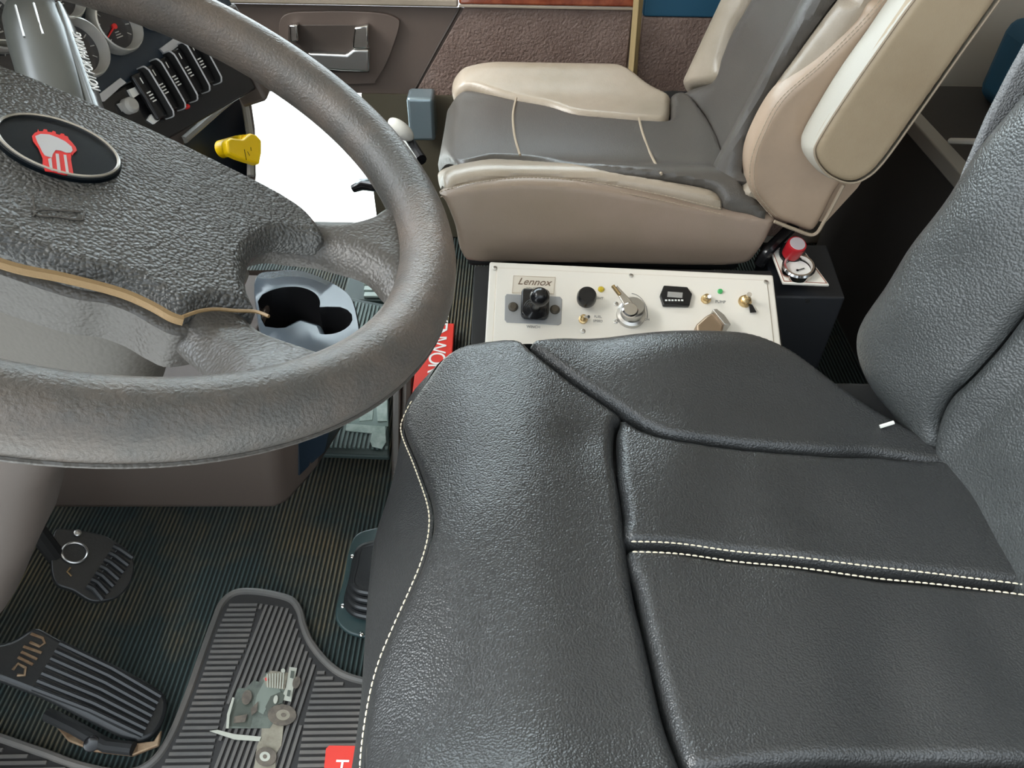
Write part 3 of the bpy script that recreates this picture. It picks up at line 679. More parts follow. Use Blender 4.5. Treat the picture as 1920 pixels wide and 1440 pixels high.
for a in [(209, 52, .030, 205), (140, 94, .032, 150), (277, 8, .030, 205), (-22, 40, .032, 150), (10, 138, .030, 205), (96, -10, .030, 150)]: gauge(*a)
dplate([(174, 186), (226, 146), (237, 155), (226, 163), (196, 190)], .004, .003, silver, 'silver_label')
dplate([(300, 91), (337, 64), (354, 72), (311, 103)], .004, .003, silver, 'silver_label')
# guarded rocker switches
fin_px = [(286, 178), (309, 163), (333, 148), (357, 131), (380, 115), (408, 112)]
fins = [DP(u, v, .012) for u, v in fin_px]
base0 = [f - pn * .012 for f in fins]
for i in range(5):
    a = base0[i]; wd = .0195
    a = a - pu * 0
    s = MB(); s.prism([a - pw * .0085 - pu * .027, a + pw * .0085 - pu * .027, a + pw * .0085 + pu * .027, a - pw * .0085 + pu * .027], pn * .008); r_ = s.build('rocker_switch', blackp, dash, bevel=.003)
    arch = [(-.030, -.002), (-.030, .012), (-.026, .0165), (-.02, .018), (.02, .018), (.026, .0165), (.030, .012), (.030, -.002)]
    ctr = a + pw * .0098
    pts = [ctr + pu * x_ + pn * y_ for x_, y_ in arch]
    MB().prism([p - pw * .0008 for p in pts], pw * .0016).build('guard', blackm, r_, smooth=False)
    MB().tube(spline(pts[:-0 or None], 4, False), .0011, 6).build('guard_edge', silver, r_)
    mb = MB()
    for j in range(4): mb.box(a + pn * .0085 + pu * (.004 - .0035 * j) + pw * (.001 * (j % 2)), (.006, .0014, .0005), [pw, pu, pn])
    mb.box(a + pn * .0085 + pu * .018, (.0012, .007, .0005), [nrm(pw + .3 * pu), pu, pn])
    mb.build('icon', white, r_)
dplate([(241, 168), (256, 162), (262, 176), (250, 184)], .0, .004, white, 'cigar_symbol'); dplate([(222, 194), (238, 190), (246, 200), (232, 208)], .0, .004, greyt, 'knob_symbol')
mb = MB(); mb.lathe(DP(238, 200, -.004), pn, [(.009, 0), (.009, .01), (.006, .014)], 24); mb.build('selector_knob', greyt, dash)
dplate([(284, 214), (297, 212), (300, 224), (290, 232), (278, 224)], .0, .004, white, 'switch_tip'); dplate([(268, 172), (284, 180), (288, 196), (276, 192)], .0, .004, greyt, 'switch_face')
mb = MB(); mb.lathe(DP(347, 201, .0), pn, [(.0028, 0), (.0028, .006), (.0015, .008)], 14); mb.build('indicator', red, dash)
# storage bin beneath: own, more frontal plane
QO = P(410, 215, z=.60); qn = nrm((.90, -.25, .36))
def QP(u, v, h=0): return PP(u, v, QO + qn * h, qn)
outer_px = [(300, 238), (345, 205), (395, 165), (432, 132), (448, 130), (458, 145), (470, 185), (478, 240), (480, 330), (470, 400), (300, 400)]
inner_px = [(345, 262), (375, 236), (410, 205), (436, 184), (446, 178), (455, 182), (461, 205), (470, 260), (470, 330), (460, 380), (345, 380)]
n_ = len(outer_px)
V = [QP(u, v, 0) for u, v in outer_px] + [QP(u, v, 0) for u, v in inner_px] + [QP(u, v, -.03) for u, v in inner_px] + [QP(u, v, -.05) for u, v in outer_px]
Fc = []
for i in range(n_):
    j = (i + 1) % n_; Fc += [[i, j, n_ + j, n_ + i], [n_ + i, n_ + j, 2 * n_ + j, 2 * n_ + i], [i, 3 * n_ + i, 3 * n_ + j, j], [2 * n_ + i, 2 * n_ + j, 3 * n_ + j, 3 * n_ + i]]
bn = MB().add(V, Fc).build('bin_frame', brownd, dash, bevel=.003)
MB().tube([QP(u, v, .001) for u, v in inner_px[:9]], .0055, 8).build('bin_lip', mat('grey_lip', (.24, .23, .21), .45), bn)
MB().prism([QP(u, v, -.05) for u, v in inner_px], -qn * .01).build('bin_back', navy, bn, smooth=False)
# yellow valve knob
ko = QP(425, 278, .012)
yk = thing('valve_knob', 'yellow four-sided air brake knob at the dash edge', 'knob', ko)
MB().lathe(QP(415, 280, -.03), qn, [(.013, 0), (.013, .035), (.011, .05)], 20).build('stem', yellow, yk)
f_ = nrm(rt * 1.0 + -fw * .55)
kp = [(443, 262), (456, 253), (477, 266), (474, 311), (461, 306), (436, 298), (440, 285)]
mb = MB(); mb.prism([PP(u, v, ko, qn) for u, v in [(413, 268), (420, 262), (436, 264), (443, 264), (456, 253), (468, 256), (478, 267), (478, 290), (474, 312), (455, 306), (436, 300), (416, 290)]], qn * .014); mb.build('knob_face', yellow, yk, bevel=.003)
mb = MB()
for a, b2 in (((458, 280), (462, 300)), ((464, 284), (468, 292)), ((470, 276), (471, 283))): mb.tube([PP(*a, ko + qn * .0142, qn), PP(*b2, ko + qn * .0142, qn)], .0005, 4)
mb.build('lettering', blackp, yk)

# lower dash / knee panels (brown)
mb = MB(); mb.prism([(-1.22, .02, .30), (-.86, .02, .36), (-.80, .02, .60), (-.90, .02, .86), (-1.22, .02, .90)], (0, 1.0, 0)); mb.build('knee_panel', brownp, dash, bevel=.02)
mb = MB(); mb.prism([(-1.22, 1.03, .40), (-.92, 1.03, .46), (-.90, 1.03, .80), (-1.22, 1.03, .90)], (0, .64, 0)); mb.build('glove_panel', brownp, dash, bevel=.02)
# ------------------------------------------------------------ console with cup holders
cs = thing('centre_console', 'brown centre console with dark double cup holder on top', 'console', (-.45, .85, 0))
zb_, zt_ = .13, .345
def cz(u, v, z): return P(u, v, z=z)
low = [cz(60, 957, zb_), cz(515, 957, zb_), cz(540, 945, zb_), cz(575, 905, zb_), cz(600, 870, zb_), cz(645, 800, zb_), cz(668, 740, zb_), np.array([-.29, 1.02, zb_]), np.array([-.80, 1.02, zb_])]
top_ = [low[0] + [0, .03, zt_ - zb_], low[1] + [.02, .045, zt_ - zb_], low[2] + [.02, .045, zt_ - zb_], low[3] + [.03, .03, zt_ - zb_], cz(640, 700, zt_ ), cz(672, 622, zt_), cz(652, 562, zt_), cz(560, 506, zt_), cz(440, 516, zt_) + [-.3, 0, 0]]
nl = len(low)
mb = MB(); mb.add(low + top_, [[i, (i + 1) % nl, nl + (i + 1) % nl, nl + i] for i in range(nl)] + [list(range(nl))[::-1]])
con = mb.build('console_body', brownp, cs, bevel=.012, smooth=True)
MB().box((-.585, .875, zt_ - .006), (.40, .29, .014)).build('console_top', brownd, cs, bevel=.004)
# navy side inset
mb = MB(); sd2 = []
for i in (2, 3, 4, 5, 6):
    a, b2 = np.asarray(low[i]), np.asarray(top_[i]); o_ = nrm((1, -.55, 0)) * .0035
    sd2.append((a + (b2 - a) * .16 + o_, a + (b2 - a) * .90 + o_))
sd2[0] = tuple(q + (sd2[1][k] - q) * .55 for k, q in enumerate(sd2[0])); sd2[-1] = tuple(q + (sd2[-2][k] - q) * .15 for k, q in enumerate(sd2[-1]))
V = [q for pr_ in sd2 for q in pr_]; m_n = len(V); V += [q - nrm((1, -.55, 0)) * .006 for q in V]
Fc = []
for i in range(4):
    a = 2 * i; Fc += [[a, a + 2, a + 3, a + 1], [m_n + a, m_n + a + 1, m_n + a + 3, m_n + a + 2], [a, m_n + a, m_n + a + 2, a + 2], [a + 1, a + 3, m_n + a + 3, m_n + a + 1]]
Fc += [[0, 1, m_n + 1, m_n], [8, m_n + 8, m_n + 9, 9]]
mb.add(V, Fc); mb.build('side_inset', navy, cs, bevel=.0015)
# cup holder
cup_out = [cz(u, v, zt_ + .022) for u, v in [(478, 518), (520, 506), (560, 505), (610, 522), (652, 548), (668, 580), (674, 640), (640, 690), (560, 700), (505, 680), (482, 600)]]
mb = MB(); so = spline(cup_out, 5); ce = np.mean(so, 0)
def ringset(inner_fn): pass
so = np.array(so); nn_ = len(so)
c1 = cz(535, 575, zt_ + .022); r1 = .052; c2 = cz(618, 600, zt_ + .022); r2 = .034
ho = []
for p in so:   # union outline of two circles seen from the centroid
    cc_ = (c1 * .62 + c2 * .38); d = nrm((p - cc_) * [1, 1, 0]); best = 0
    for c_, r_ in ((c1, r1), (c2, r2)):
        oc = cc_ - c_; oc[2] = 0; bq = oc @ d; disc = bq * bq - (oc @ oc - r_ * r_)
        if disc > 0: best = max(best, -bq + math.sqrt(disc))
    best = min(best, np.linalg.norm((p - cc_)[:2]) - .006); ho.append(cc_ + d * best)
ho = np.array(ho)
rings = [so - [0, 0, .03], so - [0, 0, .004], so * .97 + ce * .03, ho, ho * .985 + c1 * .015 - [0, 0, .004], ho * .93 + (c1 * .07) - [0, 0, .10]]
V = [q for r in rings for q in r]
mb.add(V, [[i * nn_ + j, i * nn_ + (j + 1) % nn_, (i + 1) * nn_ + (j + 1) % nn_, (i + 1) * nn_ + j] for i in range(3) for j in range(nn_)], 0)
mb.add(V, [[i * nn_ + j, i * nn_ + (j + 1) % nn_, (i + 1) * nn_ + (j + 1) % nn_, (i + 1) * nn_ + j] for i in range(3, 5) for j in range(nn_)] + [[5 * nn_ + j for j in range(nn_)]], 1)
ch = mb.build('cup_holder', [tealp, blackp], cs, angle=60)
mb = MB(); mb.lathe(c1 - [0, 0, .095], (0, 0, 1), [(.030, 0), (.030, .004), (.022, .006), (.02, .003)], 28); mb.build('cup_bottom', blackp, ch)
mb = MB(); mb.prism([cz(u, v, zt_ + .016) - np.array([0, 0, .09]) for u, v in [(520, 600), (560, 580), (600, 592), (610, 620), (560, 640), (510, 630)]], (0, 0, .075)); mb.build('divider', tealp, ch, bevel=.008)

# ------------------------------------------------------------ floor mats
def inside(px, poly):
    x, y = px; c = False; n = len(poly)
    for i in range(n):
        a, b2 = poly[i], poly[i - 1]
        if (a[1] > y) != (b2[1] > y) and x < (b2[0] - a[0]) * (y - a[1]) / (b2[1] - a[1]) + a[0]: c = not c
    return c
def hatch(mb, poly, ang, pitch, wdt, z, hgt):
    poly = np.array([p[:2] for p in poly]); d = np.array([math.cos(ang), math.sin(ang)]); m_ = np.array([-d[1], d[0]])
    s = poly @ m_; t0 = math.ceil(s.min() / pitch) * pitch
    while t0 < s.max():
        xs_ = []
        for i in range(len(poly)):
            a, b2 = poly[i], poly[(i + 1) % len(poly)]; sa, sb_ = a @ m_ - t0, b2 @ m_ - t0
            if sa * sb_ < 0: q = a + (b2 - a) * sa / (sa - sb_); xs_.append(q @ d)
        xs_.sort()
        for a, b2 in zip(xs_[::2], xs_[1::2]):
            if b2 - a > .006:
                c = d * (a + b2) / 2 + m_ * t0; mb.box((c[0], c[1], z + hgt / 2), (b2 - a - .003, wdt, hgt), [(d[0], d[1], 0), (m_[0], m_[1], 0), (0, 0, 1)])
        t0 += pitch
ZM = .012
def fl(px, z=ZM): return [P(u, v, z=z) for u, v in px]
def decal(mb_list, px, z, m, nm, par, h=.0012): MB().prism(fl(px, z), (0, 0, h)).build(nm, m, par, smooth=False)
truck = [
 ('chassis_print', [(492, 1352), (532, 1362), (528, 1398), (519, 1412), (516, 1445), (476, 1445), (482, 1400), (490, 1380)], 'c'),
 ('cab_print', [(424, 1366), (430, 1336), (446, 1292), (462, 1290), (476, 1276), (488, 1280), (498, 1262), (506, 1260), (534, 1292), (530, 1330), (506, 1366)], 'g'),
 ('sleeper_print', [(428, 1362), (433, 1338), (450, 1310), (470, 1306), (476, 1330), (470, 1364)], 'g2'),
 ('hood_print', [(476, 1330), (482, 1304), (500, 1270), (520, 1284), (528, 1300), (505, 1318), (494, 1340)], 'g3'),
 ('grille_print', [(494, 1272), (508, 1258), (541, 1262), (534, 1293), (500, 1289)], 'c'),
 ('bumper_print', [(543, 1251), (557, 1253), (546, 1316), (527, 1312), (536, 1290)], 'w'),
 ('fairing_print', [(393, 1371), (408, 1369), (440, 1377), (490, 1382), (487, 1390), (440, 1387)], 'w'),
 ('fender_print', [(498, 1326), (508, 1306), (526, 1298), (534, 1304), (530, 1318), (510, 1326), (502, 1344)], 'g2'),
 ('tyre_print', 'E529,1341,27,20,.0', 'd'), ('wheel_print', 'E531,1341,13,10,0', 'c'), ('hub_print', 'E532,1341,5,4,0', 'd'),
 ('tyre_print', 'E556,1280,7,12,.3', 'd'),
 ('tyre_print', 'E499,1419,20,18,0', 'd'), ('wheel_print', 'E497,1419,10,9,0', 'w'), ('hub_print', 'E497,1419,4,4,0', 'd'),
 ('window_print', [(440, 1344), (464, 1340), (460, 1354), (438, 1356)], 'd'), ('window_print', [(470, 1330), (484, 1316), (482, 1334), (472, 1342)], 'd'),
 ('windscreen_print', 'E463,1308,9,14,.3', 'd'),
 ('lamp_print', 'E517,1312,4,8,.2', 'w'), ('lamp_print', 'E531,1258,4,4,0', 'w'), ('lamp_print', 'E500,1274,3,3,0', 'r'), ('exhaust_print', [(424, 1366), (426, 1340), (436, 1308), (440, 1309), (431, 1342), (429, 1366)], 'w'),
 ('plate_print', [(546, 1258), (552, 1259), (550, 1272), (544, 1271)], 'g2'), ('plate_print', [(540, 1294), (545, 1295), (543, 1306), (538, 1305)], 'g2'),
] + [('grille_bar', [(500 + 5.2 * i, 1264 - i * .3), (502 + 5.2 * i, 1264 - i * .3), (503 + 4.6 * i, 1289 + i * .5), (501 + 4.6 * i, 1289 + i * .5)], 'w') for i in range(7)]
tm = {'c': mat('tan_print', (.32, .29, .22), .7, col2=(.22, .19, .14), csc=60), 'g': mat('sage_print', (.15, .17, .14), .7, col2=(.09, .10, .085), csc=60), 'w': mat('cream_print', (.50, .50, .42), .7), 'd': mat('brown_print', (.16, .13, .10), .7, col2=(.09, .075, .06), csc=90), 'g2': mat('olive_print', (.09, .10, .08), .7), 'g3': mat('pale_sage_print', (.22, .25, .21), .7), 'r': red}
dm_px = [(-260, 1360), (-60, 1370), (60, 1404), (150, 1436), (230, 1450), (282, 1432), (318, 1385), (350, 1310), (380, 1225), (402, 1165), (416, 1132), (440, 1112), (475, 1109), (520, 1116), (548, 1126), (562, 1146), (568, 1170), (582, 1204), (612, 1242), (650, 1268), (720, 1285), (800, 1300)]
dmo = [P(u, v, z=ZM)[:2] for u, v in dm_px] + [np.array([-.12, .24]), np.array([-.45, .22]), np.array([-.85, .26])]
dms = [np.array(q) for q in spline(dmo, 4)]
dm = thing('floor_mat', 'grey ribbed rubber driver floor mat with truck picture and red block', 'floor mat', (-.35, .42, 0))
MB().prism([(q[0], q[1], .001) for q in dms], (0, 0, ZM - .001)).build('mat_base', matm, dm, smooth=False)
MB().tube([(q[0], q[1], ZM) for q in dms], .0055, 8, closed=True).build('mat_border', matr, dm)
ctr = np.mean(dms, 0)
def elp(cx, cy, a, b2, t=0., n=20): return [(cx + a * math.cos(q) * math.cos(t) - b2 * math.sin(q) * math.sin(t), cy + a * math.cos(q) * math.sin(t) + b2 * math.sin(q) * math.cos(t)) for q in [2 * math.pi * i / n for i in range(n)]]
def shrink(px): return [P(u, v, z=ZM) for u, v in px]
mb = MB()
hatch(mb, shrink([(432, 1128), (486, 1132), (466, 1210), (440, 1262), (420, 1330), (395, 1440), (300, 1445), (340, 1370), (378, 1270), (404, 1190)]), 0.03, .0085, .0042, ZM, .003)
hatch(mb, shrink([(490, 1132), (540, 1140), (556, 1165), (560, 1190), (578, 1225), (590, 1245), (580, 1300), (565, 1360), (550, 1450), (400, 1450), (425, 1330), (446, 1262), (470, 1210)]), math.pi / 2 - .1, .0085, .0042, ZM, .003)
hatch(mb, shrink([(596, 1252), (640, 1282), (720, 1300), (720, 1460), (553, 1460), (570, 1350), (586, 1290)]), 0.03, .0085, .0042, ZM, .003)
hatch(mb, shrink([(-60, 1390), (60, 1420), (150, 1452), (280, 1450), (300, 1480), (-60, 1480)]), 0.03, .0085, .0042, ZM, .003)
mb.build('rib', matr, dm, smooth=False, kind='stuff')
for i, (nm, px, k) in enumerate(truck):
    if isinstance(px, str): px = elp(*map(float, px[1:].split(',')))
    decal(None, px, ZM + .003 + .0003 * i, tm[k], nm, dm)
decal(None, [(612, 1406), (618, 1400), (740, 1402), (740, 1470), (606, 1470)], ZM + .002, redmat, 'red_block', dm, .004)
o_ = P(641, 1436, z=ZM + .0065); text('T', .030, o_ + [0, -.004, 0], (1, 0, 0), (0, 1, 0), white, 'lettering', dm)
# far mat
fm = thing('floor_mat', 'green-grey rubber mat with truck picture under the wheel, centre of the cab', 'floor mat', (-.3, 1.15, 0))
Z2 = .03
fo = [P(u, v, z=Z2) for u, v in [(575, 850), (730, 856), (728, 760), (726, 640), (724, 570)]] + [np.array([-.42, 1.40, Z2]), np.array([-.47, 1.2, Z2])]
MB().prism([(q[0], q[1], Z2 - .012) for q in fo], (0, 0, .012)).build('mat_base', matg, fm, bevel=.004)
mb = MB(); sh2 = [(q - np.mean(fo, 0)) * .94 + np.mean(fo, 0) for q in fo]; hatch(mb, sh2, math.pi / 2, .0085, .0042, Z2, .003); mb.build('rib', matgr, fm, smooth=False, kind='stuff')
pale = mat('pale_green_print', (.42, .50, .45), .6, col2=(.25, .33, .29), csc=50)
pale2 = mat('mid_green_print', (.20, .27, .24), .6)
for i, (nm, px, m_) in enumerate([('cab_print', [(655, 800), (672, 765), (690, 740), (728, 720), (728, 800)], pale2), ('bumper_print', [(650, 795), (715, 800), (714, 815), (648, 808)], pale), ('window_print', [(676, 772), (700, 768), (698, 788), (674, 790)], pale), ('tyre_print', [(700, 800), (722, 800), (724, 830), (716, 842), (698, 838), (694, 828)], pale), ('grille_print', [(705, 750), (726, 745), (726, 790), (708, 790)], pale)]):
    decal(None, px, Z2 + .003 + .0006 * i, m_, nm, fm)
rb = [P(u, v, z=Z2) for u, v in [(835, 606), (852, 608), (848, 660), (845, 760), (786, 724), (800, 690)]]
rl = thing('mat_badge', 'red rubber mat panel with white KENWORTH lettering beside the seat front', 'mat badge', (-.17, 1.2, 0))
a0, a1 = P(852, 606, z=Z2), P(843, 745, z=Z2); wx = -.075
MB().prism([a0, a1, a1 + [wx, 0, 0], a0 + [wx, 0, 0]], (0, 0, -.02)).build('panel', redmat, rl, bevel=.002)
text('KENWORTH', .050, P(819, 659, z=Z2) + [0, 0, .0008], a1 - a0, (1, 0, 0), white, 'lettering', rl, space=.80)
# floor vent slats, rails
fv = thing('floor_vent', 'pale slatted floor vent seen through the wheel opening', 'vent', P(705, 535, z=0))
for i in range(5):
    v_ = 507 + 11.5 * i; a, b2 = P(683, v_, z=.03), P(726, v_, z=.03)
    MB().box((a + b2) / 2, (np.linalg.norm(b2 - a), .016, .006), [nrm(b2 - a), nrm(np.cross([0, 0, 1.], b2 - a)), (0, 0, 1)]).build('slat', mat('pale_slat', (.42, .50, .46), .5) if i == 0 else bpy.data.materials['pale_slat'], fv, bevel=.001)
MB().box(P(705, 533, z=.012), (.13, .16, .024)).build('vent_base', matg, fv, bevel=.003)
tag(MB().prism([P(733, 500, z=.04), P(747, 500, z=.04), P(752, 640, z=.04), P(750, 900, z=.04), P(734, 900, z=.04), P(737, 640, z=.04)], (0, 0, -.039)).build('floor_rail', brownd, None, bevel=.004), 'narrow brown rail running along the floor beside the far mat', 'rail')
tag(MB().tube([P(765, 640, z=.02), P(762, 760, z=.02), P(752, 900, z=.02)], .012, 8).build('cable_conduit', brownp), 'brown conduit along the floor in front of the driver seat', 'conduit')

# ------------------------------------------------------------ pedals and boot
bp_ = thing('brake_pedal', 'black ribbed round-nosed brake pedal beside the steering column', 'pedal', P(190, 1060, z=.06))
Bn = nrm((.55, -.15, .8)); BO = P(190, 1060, z=.12)
def BP(u, v, h=0): return PP(u, v, BO + Bn * h, Bn)
ol = [BP(u, v) for u, v in spline([(100, 1000), (130, 992), (190, 1002), (228, 1022), (246, 1040), (252, 1062), (245, 1092), (225, 1116), (198, 1126), (170, 1126), (140, 1108), (100, 1085)], 5)]
pad = MB().prism(ol, -Bn * .012).build('pedal_pad', pedalm, bp_, bevel=.004)
for i in range(7):
    t = i / 6; a = np.array([225, 1030]) * (1 - t) + np.array([176, 1104]) * t; e = np.array([248, 1046]) * (1 - t) + np.array([192, 1124]) * t
    mx = math.sin(math.pi * (t * .8 + .1)) * 8; MB().tube([BP(*(a - [12, 6]), .001), BP(*a, .002), BP(e[0] + mx * .3, e[1] + mx * .2, .001)], .0042, 8).build('tread_rib', pedalm, bp_)
MB().tube([BP(225, 1024, .001), BP(172, 1104, .001)], .0016, 6).build('tread_line', pedalm, bp_)
MB().tube([BP(140 + 24 * math.cos(q), 1036 + 19 * math.sin(q), .003) for q in np.linspace(0, 2 * math.pi, 30, endpoint=False)], .0018, 6, closed=True).build('logo_ring', steel, bp_)
MB().lathe(BP(145, 1000, .002), Bn, [(.005, 0), (.005, .003), (.003, .004)], 12).build('bolt', steel, bp_); MB().tube([BP(132, 1064, .002), BP(126, 1072, .002), BP(134, 1080, .002)], .0012, 6).build('clip', goldm, bp_)
MB().tube([BP(110, 1050, -.02), P(20, 930, z=.30)], .012, 10).build('pedal_arm', blackm, bp_)
ap = thing('accelerator_pedal', 'long black ribbed accelerator pedal on brass-coloured hinge', 'pedal', P(180, 1380, z=.0))
An = nrm((.45, -.10, .85)); AO = P(180, 1290, z=.07)
def AP(u, v, h=0): return PP(u, v, AO + An * h, An)
olx = spline([(20, 1200), (66, 1176), (110, 1196), (180, 1228), (250, 1262), (300, 1292), (314, 1312), (312, 1340), (296, 1372), (270, 1388), (240, 1384), (170, 1350), (90, 1310), (10, 1278), (-60, 1250), (-40, 1215)], 5)
MB().prism([AP(u, v) for u, v in olx], -An * .018).build('pedal_pad', pedalm, ap, bevel=.006)
for i in range(7):
    t = i / 6; a = np.array([112, 1206]) * (1 - t) + np.array([62, 1290]) * t; e = np.array([302, 1306]) * (1 - t) + np.array([268, 1378]) * t
    m_ = (a + e) / 2 + [4, -3]
    MB().tube([AP(*a, -.001), AP(*m_, .0012), AP(*e, 0)], .0040, 8).build('tread_rib', pedalm, ap)
mb = MB()
for l in ([(58, 1188), (80, 1196), (84, 1206), (74, 1212), (56, 1204)], [(44, 1212), (78, 1224)], [(40, 1222), (70, 1236)], [(34, 1232), (62, 1246)], [(24, 1256), (34, 1244), (48, 1252), (46, 1266), (32, 1266)]):
    mb.tube([AP(u, v, .001) for u, v in l], .0020, 6)
mb.build('raised_emblem', rusty, ap, lab='worn brassy raised marks')
mb = MB(); mb.prism([P(u, v, z=.02) for u, v in [(105, 1362), (120, 1348), (150, 1362), (190, 1380), (240, 1398), (290, 1392), (305, 1370), (300, 1400), (250, 1420), (180, 1412), (130, 1392)]], (0, 0, .006)); mb.build('hinge_plate', rusty, ap, bevel=.002)
MB().tube([P(90, 1340, z=.03), P(140, 1364, z=.035), P(200, 1398, z=.03), P(250, 1404, z=.03)], .009, 10).build('hinge_pin', blackm, ap)
MB().lathe(P(176, 1392, z=.03), nrm((.2, -.5, .8)), [(.010, 0), (.010, .010), (.007, .012)], 20).build('bolt', blackp, ap)
bt = thing('shifter_boot', 'dark green ringed rubber floor boot half hidden by the driver seat', 'boot', P(700, 1100, z=0))
oo = spline([(760, 985), (700, 995), (668, 1008), (654, 1040), (645, 1090), (634, 1130), (630, 1160), (642, 1182), (670, 1196), (740, 1205), (800, 1200), (810, 990)], 5)
MB().prism([P(u, v, z=.002) for u, v in oo], (0, 0, .008)).build('ring', greenboot, bt, bevel=.003)
for k, (sc2, z1) in enumerate([(.66, .010), (.58, .020), (.50, .030), (.42, .040)]):
    cc_ = P(725, 1095, z=z1); pts = [P(u, v, z=.01) for u, v in oo]; c3 = np.mean(pts, 0)
    MB().tube([(p - c3) * sc2 + c3 + [0, 0, z1] for p in pts], .006, 10, closed=True).build('bellows_fold', pedalm, bt)
MB().prism([(p - c3) * .42 + c3 + [0, 0, .035] for p in pts], (0, 0, .01)).build('bellows_top', pedalm, bt)
for u, v in ((661, 1044), (643, 1137), (678, 1190)): MB().lathe(P(u, v, z=.0105), (0, 0, 1), [(.0035, 0), (.0035, .0015), (.002, .0025)], 14).build('screw', chrome, bt)

# ------------------------------------------------------------ control box beside the passenger seat
cb_ = thing('control_box', 'cream control panel on black box beside the passenger seat', 'control panel', (.18, .92, 0))
tlc = P(918, 490, y=.99); blc = P(905, 648, y=.855); trc = P(1450, 515, y=.985)
cx_ = nrm(trc - tlc); cy0 = nrm(blc - tlc); cn = nrm(np.cross(cy0, cx_)); 
if cn[2] < 0: cn = -cn
cy = np.cross(cn, cx_)
if cy[2] < 0: cy = -cy
def KP(u, v, h=0): return PP(u, v, tlc + cn * h, cn)
Wd = np.linalg.norm(trc - tlc); Hd = .30
c00 = tlc; 
MB().prism([c00, c00 + cx_ * Wd, c00 + cx_ * Wd - cy * Hd, c00 - cy * Hd], -cn * .006).build('face_frame', cream, cb_, bevel=.003)
e = .012
MB().prism([c00 + cx_ * e - cy * e, c00 + cx_ * (Wd - e) - cy * e, c00 + cx_ * (Wd - e) - cy * (Hd - e), c00 + cx_ * e - cy * (Hd - e)], cn * .002).build('face_plate', cream, cb_, bevel=.001)
MB().tube([c00 + cx_ * a - cy * b2 + cn * .0005 for a, b2 in ((e, Hd - e), (e, e * 1.4), (e * 1.4, e), (Wd - e * 1.4, e), (Wd - e, e * 1.4), (Wd - e, Hd - e))], .0008, 5).build('plate_edge', creamd, cb_)
mb = MB(); b_lo = c00 - cy * Hd
mb.prism([(tlc[0] - .025, c00[1] + .012, .0), (tlc[0] - .025, b_lo[1], .0), (tlc[0] - .025, b_lo[1], b_lo[2] - .012), (tlc[0] - .025, c00[1], c00[2] - .014), (tlc[0] - .025, c00[1] + .012, c00[2] - .016)], (Wd + .026, 0, 0))
bxx = mb.build('housing', blackm, cb_, bevel=.003)
pr = P(1555, 540, y=.985)
def disc(px, prof, m, nm, par=cb_, axis=None, k=28):
    return MB().lathe(KP(*px, .002), cn if axis is None else axis, prof, k).build(nm, m, par)
def scr(px): disc(px, [(.0035, 0), (.0035, .0012), (.002, .002)], steel, 'screw', k=14)
for px in ((928, 503), (1183, 517), (1436, 529)): scr(px)
def kplate(px, th, m, nm, h=.002, bevel=.0006): return MB().prism([KP(u, v, h) for u, v in px], cn * th).build(nm, m, cb_, bevel=bevel)
kplate([(963, 517), (1041, 520), (1038, 551), (960, 549)], .0012, mat('nameplate_beige', (.74, .68, .58), .4), 'name_plate')
mb = MB(); mb.tube([KP(u, v, .0035) for u, v in [(963, 517), (1041, 520), (1038, 551), (960, 549)]], .0005, 4, closed=True); mb.build('name_plate_edge', creamd, cb_)
text('Lennox', .017, KP(1001, 529, .0034), cx_, cy, mat('brown_print_dark', (.18, .12, .08), .6), 'lettering', cb_, shear=.4)
text('INDUSTRIES', .0045, KP(1001, 541, .0034), cx_, cy, greyt, 'lettering', cb_)
kplate([(950, 552), (1050, 557), (1054, 562), (1052, 607), (1047, 610), (950, 605), (946, 600), (947, 556)], .0015, mat('grey_joystick_plate', (.36, .37, .38), .45, .3), 'joystick_plate')
for px in ((962, 577), (1040, 582)): disc(px, [(.0075, 0), (.0075, .004), (.005, .006)], mat('bronze_bolt', (.10, .085, .065), .5, .5) if px[0] == 962 else bpy.data.materials['bronze_bolt'], 'bolt')
js = MB().prism([KP(u, v, .003) for u, v in [(980, 548), (1026, 550), (1030, 556), (1028, 596), (1022, 602), (982, 600), (976, 594), (977, 554)]], cn * .014).build('joystick_block', blackp, cb_, bevel=.003)
for k_, rr_ in enumerate((.017, .014, .011, .009)): MB().lathe(KP(1003, 580, .017 + .004 * k_), cn, [(rr_, 0), (rr_ + .001, .002), (rr_ - .001, .004)], 28).build('bellows_ring', blackp, js)
b0 = KP(1003, 578, .03); MB().tube([b0, KP(1010, 566, .060)], .0065, 12).build('stick', blackp, js)
def ball(o, r, m, nm, par, ax=cn): return MB().lathe(o - nrm(ax) * r, ax, [(r * math.sin(math.pi * i / 14) + 1e-5, r * (1 - math.cos(math.pi * i / 14))) for i in range(15)], 28).build(nm, m, par)
ball(KP(1012, 557, .060), .0145, blackp, 'stick_ball', js)
k1_ = disc((1099, 562), [(.012, 0), (.013, .006), (.013, .012)], creamd, 'push_button')
MB().lathe(KP(1099, 562, .014), cn, [(.0145, 0), (.0150, .004), (.0150, .012), (.013, .017), (.006, .0175)], 28).build('button_cap', blackp, k1_)
disc((1127, 543), [(.005, 0), (.005, .002), (.003, .004)], yled, 'yellow_lamp'); disc((1350, 547), [(.0042, 0), (.0042, .002), (.003, .004)], gled, 'green_lamp')
